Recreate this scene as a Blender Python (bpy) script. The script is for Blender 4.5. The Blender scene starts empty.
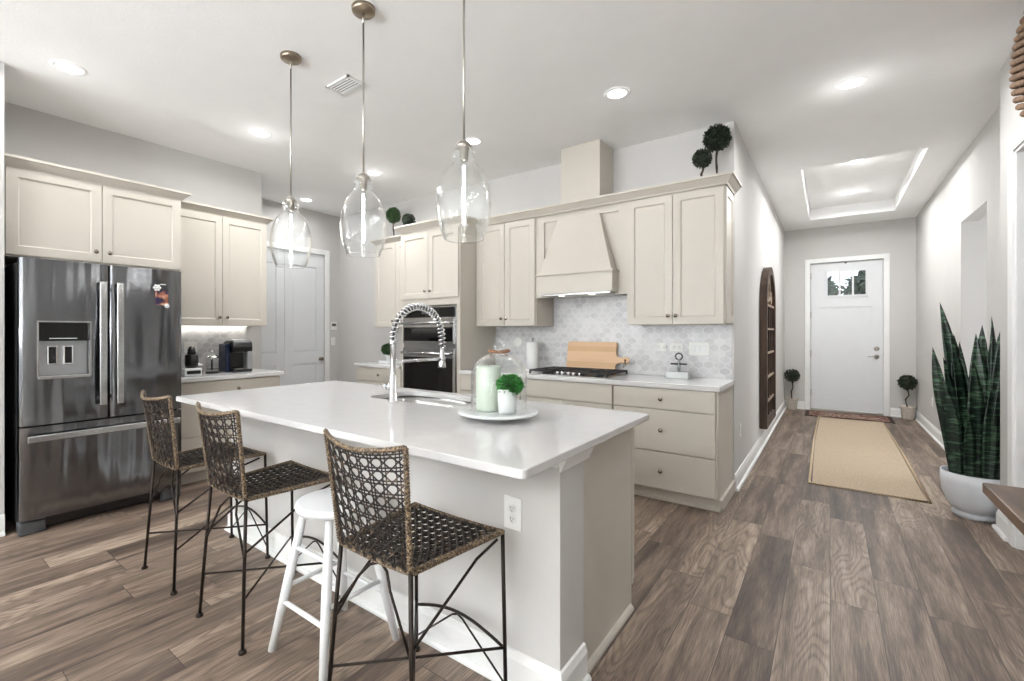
import bpy, bmesh, math, random
from mathutils import Vector, Matrix
PI = math.pi
scene = bpy.context.scene
C = scene.collection
rnd = random.Random(7)

# ---------------------------------------------------------------- camera
cam_d = bpy.data.cameras.new('camera')
cam_d.sensor_width = 36.0
cam_d.sensor_fit = 'HORIZONTAL'
cam_d.lens = 460.0 / 1024.0 * 36.0
cam_d.shift_x = (512 - 483) / 1024.0
cam_d.shift_y = (332 - 340.5) / 1024.0
cam_d.clip_start = 0.05
cam_d.clip_end = 200
cam = bpy.data.objects.new('camera', cam_d)
cam.location = (0, 0, 1.309)
cam.rotation_euler = (PI / 2, 0, 0.6464)
C.objects.link(cam)
scene.camera = cam

# ---------------------------------------------------------------- world + exposure
w = bpy.data.worlds.new('sky')
scene.world = w
w.use_nodes = True
nt = w.node_tree
bg = nt.nodes['Background']
tc = nt.nodes.new('ShaderNodeTexCoord')
sp = nt.nodes.new('ShaderNodeSeparateXYZ')
rp = nt.nodes.new('ShaderNodeValToRGB')
rp.color_ramp.elements[0].position = 0.0
rp.color_ramp.elements[0].color = (0.78, 0.82, 0.86, 1)
rp.color_ramp.elements[1].position = 0.6
rp.color_ramp.elements[1].color = (0.72, 0.84, 1.0, 1)
nt.links.new(tc.outputs['Generated'], sp.inputs[0])
nt.links.new(sp.outputs['Z'], rp.inputs[0])
nt.links.new(rp.outputs[0], bg.inputs['Color'])
bg.inputs['Strength'].default_value = 1.6

scene.view_settings.view_transform = 'Standard'
scene.view_settings.look = 'None'
scene.view_settings.exposure = 0.6
scene.view_settings.gamma = 1.0
scene.view_settings.use_curve_mapping = False


def area_light(name, loc, rot, sx, sy, power, col=(1, 1, 1), spread=180, shape='RECTANGLE', parent=None):
    d = bpy.data.lights.new(name, 'AREA')
    d.shape = shape
    d.size = sx
    d.size_y = sy
    d.energy = power
    d.color = col
    d.spread = math.radians(spread)
    o = bpy.data.objects.new(name, d)
    o.location = loc
    o.rotation_euler = rot
    C.objects.link(o)
    if parent: o.parent = parent
    return o


# added fill lamps inside the rear windows, tilted up to brighten the ceiling
WINDOWS = [(-4.75, 1.1), (-2.9, 1.5), (-0.75, 1.5)]          # centre x, width
WZ0, WZ1 = 0.2, 2.6
YB = -5.0
BOUNCE_POWER = [210, 240, 350]
for (wx, ww), pw in zip(WINDOWS, BOUNCE_POWER):
    area_light('window_daylight', (wx, YB + 0.25, 1.35), (PI / 2 + 1.48, 0, 0), ww - 0.08, 1.4, pw, (0.93, 0.965, 1.0))
DOWN_POWER = 5.6        # every recessed ceiling light


# ---------------------------------------------------------------- materials
def lin(v):
    v /= 255.0
    return v / 12.92 if v <= 0.04045 else ((v + 0.055) / 1.055) ** 2.4


def col(r, g, b): return (lin(r), lin(g), lin(b), 1)


MATS = {}


def pmat(name, rgb, rough=0.5, metal=0.0, var=0.04, scale=6.0, bump=0.0, bscale=60.0, spec=None, coat=0.0, emit=None, estr=0.0, stretch=None, sss=0):
    m = bpy.data.materials.new(name)
    m.use_nodes = True
    n, l = m.node_tree.nodes, m.node_tree.links
    b = n['Principled BSDF']
    c = col(*rgb)
    b.inputs['Roughness'].default_value = rough
    b.inputs['Metallic'].default_value = metal
    if spec is not None: b.inputs['Specular IOR Level'].default_value = spec
    b.inputs['Coat Weight'].default_value = coat
    t = n.new('ShaderNodeTexCoord')
    mp = n.new('ShaderNodeMapping')
    if stretch: mp.inputs['Scale'].default_value = stretch
    l.new(t.outputs['Object'], mp.inputs[0])
    nz = n.new('ShaderNodeTexNoise')
    nz.inputs['Scale'].default_value = scale
    nz.inputs['Detail'].default_value = 4
    l.new(mp.outputs[0], nz.inputs['Vector'])
    r = n.new('ShaderNodeValToRGB')
    r.color_ramp.elements[0].position = 0.3
    r.color_ramp.elements[1].position = 0.7
    r.color_ramp.elements[0].color = tuple(max(0, x * (1 - var)) for x in c[:3]) + (1,)
    r.color_ramp.elements[1].color = tuple(min(1, x * (1 + var)) for x in c[:3]) + (1,)
    l.new(nz.outputs['Fac'], r.inputs[0])
    l.new(r.outputs[0], b.inputs['Base Color'])
    if bump:
        n2 = n.new('ShaderNodeTexNoise')
        n2.inputs['Scale'].default_value = bscale
        n2.inputs['Detail'].default_value = 3
        l.new(mp.outputs[0], n2.inputs['Vector'])
        bp = n.new('ShaderNodeBump')
        bp.inputs['Strength'].default_value = bump
        bp.inputs['Distance'].default_value = 0.01
        l.new(n2.outputs['Fac'], bp.inputs['Height'])
        l.new(bp.outputs[0], b.inputs['Normal'])
    if emit:
        b.inputs['Emission Color'].default_value = (emit[0], emit[1], emit[2], 1)
        b.inputs['Emission Strength'].default_value = estr
    MATS[name] = m
    return m


def math_node(n, l, op, a, b=None, c=None):
    k = n.new('ShaderNodeMath')
    k.operation = op
    for i, v in enumerate((a, b, c)):
        if v is None: continue
        if isinstance(v, (int, float)): k.inputs[i].default_value = v
        else: l.new(v, k.inputs[i])
    return k.outputs[0]


wall_m = pmat('wall_paint', (200, 198, 195), 0.75, var=0.012, bump=0.05, bscale=140)
ceil_m = pmat('ceiling_paint', (248, 248, 247), 0.85, var=0.01, bump=0.12, bscale=90)
trim_m = pmat('white_trim_paint', (236, 236, 234), 0.4, var=0.01)
door_m = pmat('white_door_paint', (222, 224, 225), 0.42, var=0.01)
cab_m = pmat('cream_cabinet_paint', (196, 190, 179), 0.42, var=0.012)
cabin_m = pmat('cabinet_shadow_gap', (60, 54, 48), 0.8)
quartz_m = pmat('white_quartz', (210, 209, 208), 0.13, var=0.02, scale=14, spec=0.5)
chrome_m = pmat('chrome', (225, 226, 228), 0.12, 1.0, var=0.01)
nickel_m = pmat('brushed_nickel', (190, 186, 178), 0.28, 1.0, var=0.03)
bronze_m = pmat('brushed_bronze', (166, 152, 134), 0.32, 1.0, var=0.08, scale=30, stretch=(1, 8, 1))
knob_m = pmat('dark_nickel_knob', (158, 148, 136), 0.22, 1.0)
black_m = pmat('black_plastic', (18, 18, 19), 0.28, var=0.1)
blackglass_m = pmat('black_oven_glass', (9, 9, 10), 0.06, var=0.1)
castiron_m = pmat('cast_iron', (22, 22, 23), 0.55, var=0.15, bump=0.1)
grey_m = pmat('dark_grey_plastic', (70, 72, 74), 0.4)
iron_m = pmat('dark_iron_rod', (42, 33, 27), 0.45, 0.6, var=0.3, scale=40)
whitewood_m = pmat('white_painted_wood', (236, 237, 238), 0.38, var=0.02)
plate_m = pmat('white_plate_plastic', (232, 232, 228), 0.35, var=0.01)
slot_m = pmat('dark_slot', (50, 48, 46), 0.6)
ceramic_m = pmat('white_ceramic', (228, 230, 230), 0.25, var=0.02)
candle_m = pmat('pale_green_wax', (198, 208, 194), 0.45, var=0.03, scale=5)
marble_m = pmat('grey_white_marble', (215, 218, 218), 0.25, var=0.08, scale=9)
leaf_m = pmat('bright_green_leaf', (50, 134, 48), 0.5, var=0.45, scale=60)
box_m = pmat('boxwood_green', (50, 78, 40), 0.6, var=0.5, scale=50)
darkleaf_m = pmat('dark_boxwood_green', (38, 50, 34), 0.6, var=0.5, scale=50)
stem_m = pmat('dark_twig_bark', (58, 44, 34), 0.8, var=0.3, scale=40, bump=0.4)
pot_m = pmat('pale_stoneware', (203, 205, 208), 0.6, var=0.04, scale=12, bump=0.1, bscale=80)
basketpot_m = pmat('whitewashed_pot', (196, 186, 174), 0.8, var=0.12, scale=30, bump=0.5, bscale=60)
soil_m = pmat('dark_soil', (45, 36, 30), 0.95, var=0.4, scale=60, bump=0.8)
bead_m = pmat('wooden_beads', (132, 92, 66), 0.5, var=0.15, scale=30)
paper_m = pmat('white_paper', (238, 238, 236), 0.9, var=0.01, bump=0.15, bscale=120)
glasswhite_m = pmat('clear_jar_white', (214, 214, 212), 0.15)
coffee_m = pmat('brown_glaze', (120, 84, 60), 0.4, var=0.2)
silver_m = pmat('silver_plastic', (176, 178, 180), 0.3, 0.7)
deepblue_m = pmat('water_tank_blue', (18, 28, 52), 0.1)
rope_m = pmat('woven_rope', (132, 102, 76), 0.85, var=0.35, scale=40, bump=0.3, bscale=160)
petal_m = pmat('white_petal', (240, 240, 240), 0.6)
gasket_m = pmat('black_fridge_side', (14, 14, 15), 0.5)
grass_m = pmat('lawn_green', (90, 120, 60), 0.9, var=0.3)
path_m = pmat('concrete_path', (190, 188, 182), 0.9, var=0.05)
tree_m = pmat('tree_leaf', (48, 62, 42), 0.7, var=0.5, scale=10)


def steel(name, rgb, rough, stretch, metal=1.0, ripple=0):
    m = pmat(name, rgb, rough, metal, var=0.05, scale=5, stretch=stretch)
    n, l = m.node_tree.nodes, m.node_tree.links
    b = n['Principled BSDF']
    nz = n.new('ShaderNodeTexNoise'); nz.inputs['Scale'].default_value = 40; nz.inputs['Detail'].default_value = 2
    mp = n.new('ShaderNodeMapping'); mp.inputs['Scale'].default_value = stretch
    t = n.new('ShaderNodeTexCoord')
    l.new(t.outputs['Object'], mp.inputs[0]); l.new(mp.outputs[0], nz.inputs['Vector'])
    l.new(math_node(n, l, 'MULTIPLY_ADD', nz.outputs['Fac'], 0.12, rough - 0.06), b.inputs['Roughness'])
    b.inputs['Anisotropic'].default_value = 0.5
    if ripple:
        n2 = n.new('ShaderNodeTexNoise'); n2.inputs['Scale'].default_value = 3.2; n2.inputs['Detail'].default_value = 1
        m2 = n.new('ShaderNodeMapping'); m2.inputs['Scale'].default_value = (2.6, 1, 0.28)
        l.new(t.outputs['Object'], m2.inputs[0]); l.new(m2.outputs[0], n2.inputs['Vector'])
        bp = n.new('ShaderNodeBump'); bp.inputs['Strength'].default_value = 1.0; bp.inputs['Distance'].default_value = ripple
        l.new(n2.outputs['Fac'], bp.inputs['Height']); l.new(bp.outputs[0], b.inputs['Normal'])
    return m


fridge_m = steel('brushed_stainless', (124, 125, 128), 0.14, (30, 1, 0.6), ripple=0.02)
steel_m = steel('stainless_strip', (190, 190, 190), 0.22, (1, 1, 20))
sink_m = steel('sink_steel', (170, 170, 168), 0.25, (1, 20, 1))


# thin clear glass: mirror reflection by fresnel over plain transmission
def thin_glass(name, tint, k=1.0, base=0.03):
    m = bpy.data.materials.new(name); m.use_nodes = True
    n, l = m.node_tree.nodes, m.node_tree.links
    n.clear()
    o = n.new('ShaderNodeOutputMaterial'); mix = n.new('ShaderNodeMixShader')
    tr = n.new('ShaderNodeBsdfTransparent'); tr.inputs[0].default_value = (*tint, 1)
    gl = n.new('ShaderNodeBsdfGlossy'); gl.inputs['Roughness'].default_value = 0.03
    gl.inputs['Color'].default_value = (1, 1, 1, 1)
    lw = n.new('ShaderNodeLayerWeight'); lw.inputs['Blend'].default_value = 0.5
    p = math_node(n, l, 'POWER', lw.outputs['Facing'], 3.0)
    f = math_node(n, l, 'MULTIPLY_ADD', p, 0.75 * k, base)
    # gentle waviness of blown glass
    nz = n.new('ShaderNodeTexNoise'); nz.inputs['Scale'].default_value = 14
    bp = n.new('ShaderNodeBump'); bp.inputs['Strength'].default_value = 0.12; bp.inputs['Distance'].default_value = 0.02
    l.new(nz.outputs['Fac'], bp.inputs['Height']); l.new(bp.outputs[0], gl.inputs['Normal'])
    l.new(f, mix.inputs[0]); l.new(tr.outputs[0], mix.inputs[1]); l.new(gl.outputs[0], mix.inputs[2])
    l.new(mix.outputs[0], o.inputs[0])
    return m


glass_m = thin_glass('clear_blown_glass', (0.985, 0.99, 0.99), 1.7, 0.02)
pane_m = thin_glass('window_pane_glass', (0.95, 0.97, 0.97), 0.6, 0.02)
cloche_m = thin_glass('clear_cloche_glass', (0.988, 0.993, 0.99), 1.5, 0.015)
cloche_rim_m = thin_glass('thick_clear_glass', (0.9, 0.92, 0.91), 1.3, 0.12)


def emis(name, rgb, s):
    m = bpy.data.materials.new(name); m.use_nodes = True
    n, l = m.node_tree.nodes, m.node_tree.links
    n.clear()
    o = n.new('ShaderNodeOutputMaterial'); e = n.new('ShaderNodeEmission')
    nz = n.new('ShaderNodeTexNoise'); nz.inputs['Scale'].default_value = 3
    r = n.new('ShaderNodeValToRGB')
    r.color_ramp.elements[0].color = (*rgb, 1); r.color_ramp.elements[1].color = (*rgb, 1)
    l.new(nz.outputs['Fac'], r.inputs[0]); l.new(r.outputs[0], e.inputs[0])
    e.inputs[1].default_value = s
    l.new(e.outputs[0], o.inputs[0])
    return m


lens_m = emis('lit_lens', (1.0, 0.985, 0.96), 7.0)
dim_m = emis('warm_hood_lens', (1.0, 0.95, 0.88), 1.6)
filament_m = emis('lit_filament', (1.0, 0.97, 0.93), 20.0)


# ---- floor: long planks running down the hall
def floor_material():
    m = bpy.data.materials.new('greyed_oak_planks'); m.use_nodes = True
    n, l = m.node_tree.nodes, m.node_tree.links
    b = n['Principled BSDF']
    t = n.new('ShaderNodeTexCoord')
    s = n.new('ShaderNodeSeparateXYZ'); l.new(t.outputs['Object'], s.inputs[0])
    X, Y = s.outputs['X'], s.outputs['Y']
    W, L = 0.182, 1.25
    row = math_node(n, l, 'FLOOR', math_node(n, l, 'DIVIDE', X, W))
    wn = n.new('ShaderNodeTexWhiteNoise'); wn.noise_dimensions = '1D'; l.new(row, wn.inputs['W'])
    yy = math_node(n, l, 'ADD', math_node(n, l, 'DIVIDE', Y, L), math_node(n, l, 'MULTIPLY', wn.outputs['Value'], 3.0))
    cell = math_node(n, l, 'FLOOR', yy)
    cb = n.new('ShaderNodeCombineXYZ'); l.new(row, cb.inputs[0]); l.new(cell, cb.inputs[1])
    wn2 = n.new('ShaderNodeTexWhiteNoise'); wn2.noise_dimensions = '2D'; l.new(cb.outputs[0], wn2.inputs['Vector'])
    pid = wn2.outputs['Value']
    # grain coordinates with a per-plank shift
    gx = math_node(n, l, 'MULTIPLY_ADD', pid, 37.0, math_node(n, l, 'MULTIPLY', X, 1.0))
    gy = math_node(n, l, 'MULTIPLY_ADD', pid, 11.0, math_node(n, l, 'MULTIPLY', Y, 0.085))
    gc = n.new('ShaderNodeCombineXYZ'); l.new(gx, gc.inputs[0]); l.new(gy, gc.inputs[1]); l.new(pid, gc.inputs[2])
    n1 = n.new('ShaderNodeTexNoise'); n1.inputs['Scale'].default_value = 13; n1.inputs['Detail'].default_value = 6
    n1.inputs['Roughness'].default_value = 0.6; n1.inputs['Distortion'].default_value = 0.25
    l.new(gc.outputs[0], n1.inputs['Vector'])
    # fine grain
    fx = n.new('ShaderNodeCombineXYZ'); l.new(math_node(n, l, 'MULTIPLY', gx, 150.0), fx.inputs[0]); l.new(math_node(n, l, 'MULTIPLY', gy, 60.0), fx.inputs[1])
    n2 = n.new('ShaderNodeTexNoise'); n2.inputs['Scale'].default_value = 1.6; n2.inputs['Detail'].default_value = 4
    l.new(fx.outputs[0], n2.inputs['Vector'])
    # cathedral rings: bands of a low noise
    n3 = n.new('ShaderNodeTexNoise'); n3.inputs['Scale'].default_value = 5.0; n3.inputs['Detail'].default_value = 1.5
    g3 = n.new('ShaderNodeCombineXYZ'); l.new(gx, g3.inputs[0]); l.new(math_node(n, l, 'MULTIPLY', gy, 2.6), g3.inputs[1]); l.new(pid, g3.inputs[2])
    l.new(g3.outputs[0], n3.inputs['Vector'])
    ring = math_node(n, l, 'SINE', math_node(n, l, 'MULTIPLY', n3.outputs['Fac'], 120.0))
    ring = math_node(n, l, 'POWER', math_node(n, l, 'MULTIPLY_ADD', ring, 0.5, 0.5), 2.5)
    mask = math_node(n, l, 'GREATER_THAN', wn2.outputs['Value'], 0.6)
    ring = math_node(n, l, 'MULTIPLY', math_node(n, l, 'MULTIPLY', ring, mask), math_node(n, l, 'GREATER_THAN', n1.outputs['Fac'], 0.47))
    v = math_node(n, l, 'MULTIPLY_ADD', n1.outputs['Fac'], 1.25, math_node(n, l, 'MULTIPLY_ADD', pid, 0.30, -0.29))
    v = math_node(n, l, 'ADD', v, math_node(n, l, 'MULTIPLY_ADD', n2.outputs['Fac'], 0.7, -0.35))
    v = math_node(n, l, 'SUBTRACT', v, math_node(n, l, 'MULTIPLY', ring, 0.15))
    r = n.new('ShaderNodeValToRGB')
    e = r.color_ramp.elements
    e[0].position = 0.12; e[0].color = col(56, 46, 39)
    e[1].position = 0.85; e[1].color = col(176, 158, 140)
    k = e.new(0.38); k.color = col(96, 81, 70)
    k = e.new(0.6); k.color = col(134, 117, 102)
    l.new(v, r.inputs[0])
    # joints
    fxr = math_node(n, l, 'FRACT', math_node(n, l, 'DIVIDE', X, W))
    ex = math_node(n, l, 'LESS_THAN', math_node(n, l, 'MINIMUM', fxr, math_node(n, l, 'SUBTRACT', 1.0, fxr)), 0.009)
    fyr = math_node(n, l, 'FRACT', yy)
    ey = math_node(n, l, 'LESS_THAN', math_node(n, l, 'MINIMUM', fyr, math_node(n, l, 'SUBTRACT', 1.0, fyr)), 0.0014)
    ed = math_node(n, l, 'MAXIMUM', ex, ey)
    mx = n.new('ShaderNodeMix'); mx.data_type = 'RGBA'
    l.new(math_node(n, l, 'MULTIPLY', ed, 0.75), mx.inputs[0]); l.new(r.outputs[0], mx.inputs[6]); mx.inputs[7].default_value = col(42, 34, 30)
    l.new(mx.outputs[2], b.inputs['Base Color'])
    l.new(math_node(n, l, 'MULTIPLY_ADD', n2.outputs['Fac'], 0.18, 0.40), b.inputs['Roughness'])
    bp = n.new('ShaderNodeBump'); bp.inputs['Strength'].default_value = 0.25; bp.inputs['Distance'].default_value = 0.002
    l.new(math_node(n, l, 'SUBTRACT', n2.outputs['Fac'], math_node(n, l, 'MULTIPLY', ed, 2.0)), bp.inputs['Height'])
    l.new(bp.outputs[0], b.inputs['Normal'])
    return m


floor_m = floor_material()


# ---- backsplash: marble lantern mosaic. U along wall, V up
def tile_material(name, axis, w_=0.082, h_=0.098):
    m = bpy.data.materials.new(name); m.use_nodes = True
    n, l = m.node_tree.nodes, m.node_tree.links
    b = n['Principled BSDF']
    t = n.new('ShaderNodeTexCoord')
    s = n.new('ShaderNodeSeparateXYZ'); l.new(t.outputs['Object'], s.inputs[0])
    u = math_node(n, l, 'DIVIDE', s.outputs[axis], w_)
    v = math_node(n, l, 'DIVIDE', s.outputs['Z'], h_)
    a0 = math_node(n, l, 'ADD', u, v); b0 = math_node(n, l, 'SUBTRACT', u, v)
    a = math_node(n, l, 'MULTIPLY_ADD', math_node(n, l, 'SINE', math_node(n, l, 'MULTIPLY', b0, 2 * PI)), 0.10, a0)
    c = math_node(n, l, 'MULTIPLY_ADD', math_node(n, l, 'SINE', math_node(n, l, 'MULTIPLY', a0, 2 * PI)), 0.10, b0)
    cb = n.new('ShaderNodeCombineXYZ')
    l.new(math_node(n, l, 'FLOOR', a), cb.inputs[0]); l.new(math_node(n, l, 'FLOOR', c), cb.inputs[1])
    wn = n.new('ShaderNodeTexWhiteNoise'); wn.noise_dimensions = '2D'; l.new(cb.outputs[0], wn.inputs['Vector'])
    nz = n.new('ShaderNodeTexNoise'); nz.inputs['Scale'].default_value = 7; nz.inputs['Detail'].default_value = 6; nz.inputs['Distortion'].default_value = 1.2
    va = n.new('ShaderNodeVectorMath'); va.operation = 'ADD'
    l.new(t.outputs['Object'], va.inputs[0]); l.new(wn.outputs['Color'], va.inputs[1]); l.new(va.outputs[0], nz.inputs['Vector'])
    val = math_node(n, l, 'ADD', math_node(n, l, 'MULTIPLY', wn.outputs['Value'], 0.38), math_node(n, l, 'MULTIPLY', nz.outputs['Fac'], 0.85))
    r = n.new('ShaderNodeValToRGB')
    e = r.color_ramp.elements
    e[0].position = 0.2; e[0].color = col(176, 176, 178)
    e[1].position = 0.85; e[1].color = col(216, 216, 216)
    k = e.new(0.5); k.color = col(196, 196, 197)
    l.new(val, r.inputs[0])

    def edge(x):
        f = math_node(n, l, 'FRACT', x)
        return math_node(n, l, 'MINIMUM', f, math_node(n, l, 'SUBTRACT', 1.0, f))
    ed = math_node(n, l, 'MINIMUM', edge(a), edge(c))
    g = math_node(n, l, 'LESS_THAN', ed, 0.05)
    mx = n.new('ShaderNodeMix'); mx.data_type = 'RGBA'
    l.new(math_node(n, l, 'MULTIPLY', g, 0.8), mx.inputs[0]); l.new(r.outputs[0], mx.inputs[6]); mx.inputs[7].default_value = col(222, 221, 219)
    l.new(mx.outputs[2], b.inputs['Base Color'])
    b.inputs['Roughness'].default_value = 0.22
    bp = n.new('ShaderNodeBump'); bp.inputs['Strength'].default_value = 0.4; bp.inputs['Distance'].default_value = 0.003
    l.new(math_node(n, l, 'MINIMUM', ed, 0.08), bp.inputs['Height']); l.new(bp.outputs[0], b.inputs['Normal'])
    return m


tileX_m = tile_material('marble_lantern_tile_rear', 'X')
tileY_m = tile_material('marble_lantern_tile_side', 'Y')


# ---- wood
def wood(name, dark, light, along='X', scale=10, rough=0.5, strips=0):
    m = bpy.data.materials.new(name); m.use_nodes = True
    n, l = m.node_tree.nodes, m.node_tree.links
    b = n['Principled BSDF']
    t = n.new('ShaderNodeTexCoord'); mp = n.new('ShaderNodeMapping')
    mp.inputs['Scale'].default_value = {'X': (0.12, 1, 1), 'Y': (1, 0.12, 1), 'Z': (1, 1, 0.12)}[along]
    l.new(t.outputs['Object'], mp.inputs[0])
    nz = n.new('ShaderNodeTexNoise'); nz.inputs['Scale'].default_value = scale; nz.inputs['Detail'].default_value = 7; nz.inputs['Distortion'].default_value = 0.8
    l.new(mp.outputs[0], nz.inputs['Vector'])
    r = n.new('ShaderNodeValToRGB')
    r.color_ramp.elements[0].position = 0.3; r.color_ramp.elements[0].color = col(*dark)
    r.color_ramp.elements[1].position = 0.7; r.color_ramp.elements[1].color = col(*light)
    fac = nz.outputs['Fac']
    if strips:
        s = n.new('ShaderNodeSeparateXYZ'); l.new(t.outputs['Object'], s.inputs[0])
        wn = n.new('ShaderNodeTexWhiteNoise'); wn.noise_dimensions = '1D'
        l.new(math_node(n, l, 'FLOOR', math_node(n, l, 'DIVIDE', s.outputs['Z'], strips)), wn.inputs['W'])
        fac = math_node(n, l, 'ADD', math_node(n, l, 'MULTIPLY', fac, 0.6), math_node(n, l, 'MULTIPLY', wn.outputs['Value'], 0.4))
    l.new(fac, r.inputs[0]); l.new(r.outputs[0], b.inputs['Base Color'])
    b.inputs['Roughness'].default_value = rough
    bp = n.new('ShaderNodeBump'); bp.inputs['Strength'].default_value = 0.2; bp.inputs['Distance'].default_value = 0.003
    l.new(nz.outputs['Fac'], bp.inputs['Height']); l.new(bp.outputs[0], b.inputs['Normal'])
    return m


board_m = wood('maple_board', (204, 166, 126), (222, 188, 150), 'X', 12, 0.5, strips=0.05)
table_m = wood('walnut_stained_table', (66, 48, 36), (112, 84, 62), 'Y', 14, 0.4)
decor_m = wood('weathered_dark_wood', (44, 34, 27), (86, 68, 54), 'Z', 18, 0.75)
decorpale_m = wood('worn_pale_wood', (120, 104, 88), (156, 138, 120), 'Y', 18, 0.8)


# ---- rattan: dark brown strands with tan patches
def rattan(name, dark, light, pos, scale):
    m = bpy.data.materials.new(name); m.use_nodes = True
    n, l = m.node_tree.nodes, m.node_tree.links
    b = n['Principled BSDF']
    t = n.new('ShaderNodeTexCoord')
    nz = n.new('ShaderNodeTexNoise'); nz.inputs['Scale'].default_value = scale; nz.inputs['Detail'].default_value = 5
    l.new(t.outputs['Object'], nz.inputs['Vector'])
    r = n.new('ShaderNodeValToRGB')
    e = r.color_ramp.elements
    e[0].position = pos - 0.06; e[0].color = col(*dark)
    e[1].position = pos + 0.12; e[1].color = col(*light)
    l.new(nz.outputs['Fac'], r.inputs[0]); l.new(r.outputs[0], b.inputs['Base Color'])
    b.inputs['Roughness'].default_value = 0.42
    wv = n.new('ShaderNodeTexNoise'); wv.inputs['Scale'].default_value = 200
    l.new(t.outputs['Object'], wv.inputs['Vector'])
    bp = n.new('ShaderNodeBump'); bp.inputs['Strength'].default_value = 0.4; bp.inputs['Distance'].default_value = 0.002
    l.new(wv.outputs['Fac'], bp.inputs['Height']); l.new(bp.outputs[0], b.inputs['Normal'])
    return m


strand_m = rattan('dark_rattan_strand', (36, 28, 24), (112, 94, 74), 0.6, 45)
wrap_m = rattan('wrapped_rattan_edge', (70, 57, 45), (150, 128, 98), 0.5, 150)


# ---- woven rugs
def rug_material(name, c1, c2, bx, by):
    m = bpy.data.materials.new(name); m.use_nodes = True
    n, l = m.node_tree.nodes, m.node_tree.links
    b = n['Principled BSDF']
    t = n.new('ShaderNodeTexCoord')
    s = n.new('ShaderNodeSeparateXYZ'); l.new(t.outputs['Object'], s.inputs[0])
    wx = math_node(n, l, 'SINE', math_node(n, l, 'MULTIPLY', s.outputs['X'], bx))
    wy = math_node(n, l, 'SINE', math_node(n, l, 'MULTIPLY', s.outputs['Y'], by))
    hgt = math_node(n, l, 'MULTIPLY', wx, wy)
    nz = n.new('ShaderNodeTexNoise'); nz.inputs['Scale'].default_value = 90; nz.inputs['Detail'].default_value = 3
    l.new(t.outputs['Object'], nz.inputs['Vector'])
    v = math_node(n, l, 'ADD', math_node(n, l, 'MULTIPLY', hgt, 0.18), nz.outputs['Fac'])
    r = n.new('ShaderNodeValToRGB')
    r.color_ramp.elements[0].position = 0.25; r.color_ramp.elements[0].color = col(*c1)
    r.color_ramp.elements[1].position = 0.75; r.color_ramp.elements[1].color = col(*c2)
    l.new(v, r.inputs[0]); l.new(r.outputs[0], b.inputs['Base Color'])
    b.inputs['Roughness'].default_value = 0.95
    bp = n.new('ShaderNodeBump'); bp.inputs['Strength'].default_value = 0.6; bp.inputs['Distance'].default_value = 0.004
    l.new(hgt, bp.inputs['Height']); l.new(bp.outputs[0], b.inputs['Normal'])
    return m


jute_m = rug_material('woven_jute', (172, 152, 128), (206, 188, 164), 420, 520)
jute_edge_m = rug_material('jute_binding', (188, 166, 136), (214, 194, 164), 300, 300)


def mat_pattern():
    m = bpy.data.materials.new('red_patterned_pile'); m.use_nodes = True
    n, l = m.node_tree.nodes, m.node_tree.links
    b = n['Principled BSDF']
    t = n.new('ShaderNodeTexCoord')
    vo = n.new('ShaderNodeTexVoronoi'); vo.inputs['Scale'].default_value = 9
    l.new(t.outputs['Object'], vo.inputs['Vector'])
    r = n.new('ShaderNodeValToRGB'); r.color_ramp.interpolation = 'CONSTANT'
    e = r.color_ramp.elements
    e[0].position = 0; e[0].color = col(84, 48, 42)
    e[1].position = 0.28; e[1].color = col(152, 130, 114)
    k = e.new(0.5); k.color = col(106, 66, 58)
    k = e.new(0.75); k.color = col(140, 118, 102)
    l.new(vo.outputs['Distance'], r.inputs[0]); l.new(r.outputs[0], b.inputs['Base Color'])
    b.inputs['Roughness'].default_value = 0.95
    return m


redmat_m = mat_pattern()
matedge_m = pmat('dark_mat_border', (48, 34, 30), 0.95)


def snake_leaf():
    m = bpy.data.materials.new('banded_snake_leaf'); m.use_nodes = True
    n, l = m.node_tree.nodes, m.node_tree.links
    b = n['Principled BSDF']
    t = n.new('ShaderNodeTexCoord'); mp = n.new('ShaderNodeMapping'); mp.inputs['Scale'].default_value = (8, 8, 60)
    l.new(t.outputs['Object'], mp.inputs[0])
    nz = n.new('ShaderNodeTexNoise'); nz.inputs['Scale'].default_value = 1.0; nz.inputs['Detail'].default_value = 4; nz.inputs['Distortion'].default_value = 0.6
    l.new(mp.outputs[0], nz.inputs['Vector'])
    r = n.new('ShaderNodeValToRGB')
    r.color_ramp.elements[0].position = 0.5; r.color_ramp.elements[0].color = col(16, 32, 24)
    r.color_ramp.elements[1].position = 0.66; r.color_ramp.elements[1].color = col(84, 116, 88)
    l.new(nz.outputs['Fac'], r.inputs[0]); l.new(r.outputs[0], b.inputs['Base Color'])
    b.inputs['Roughness'].default_value = 0.35
    return m


snake_m = snake_leaf()


def photo_material():
    m = bpy.data.materials.new('small_printed_photo'); m.use_nodes = True
    n, l = m.node_tree.nodes, m.node_tree.links
    b = n['Principled BSDF']
    t = n.new('ShaderNodeTexCoord')
    nz = n.new('ShaderNodeTexNoise'); nz.inputs['Scale'].default_value = 14; nz.inputs['Detail'].default_value = 2
    l.new(t.outputs['Object'], nz.inputs['Vector'])
    r = n.new('ShaderNodeValToRGB')
    e = r.color_ramp.elements
    e[0].position = 0.42; e[0].color = col(44, 38, 70)
    e[1].position = 0.66; e[1].color = col(232, 206, 190)
    k = e.new(0.5); k.color = col(176, 112, 84)
    l.new(nz.outputs['Fac'], r.inputs[0]); l.new(r.outputs[0], b.inputs['Base Color'])
    b.inputs['Roughness'].default_value = 0.3
    return m


photo_m = photo_material()


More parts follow.
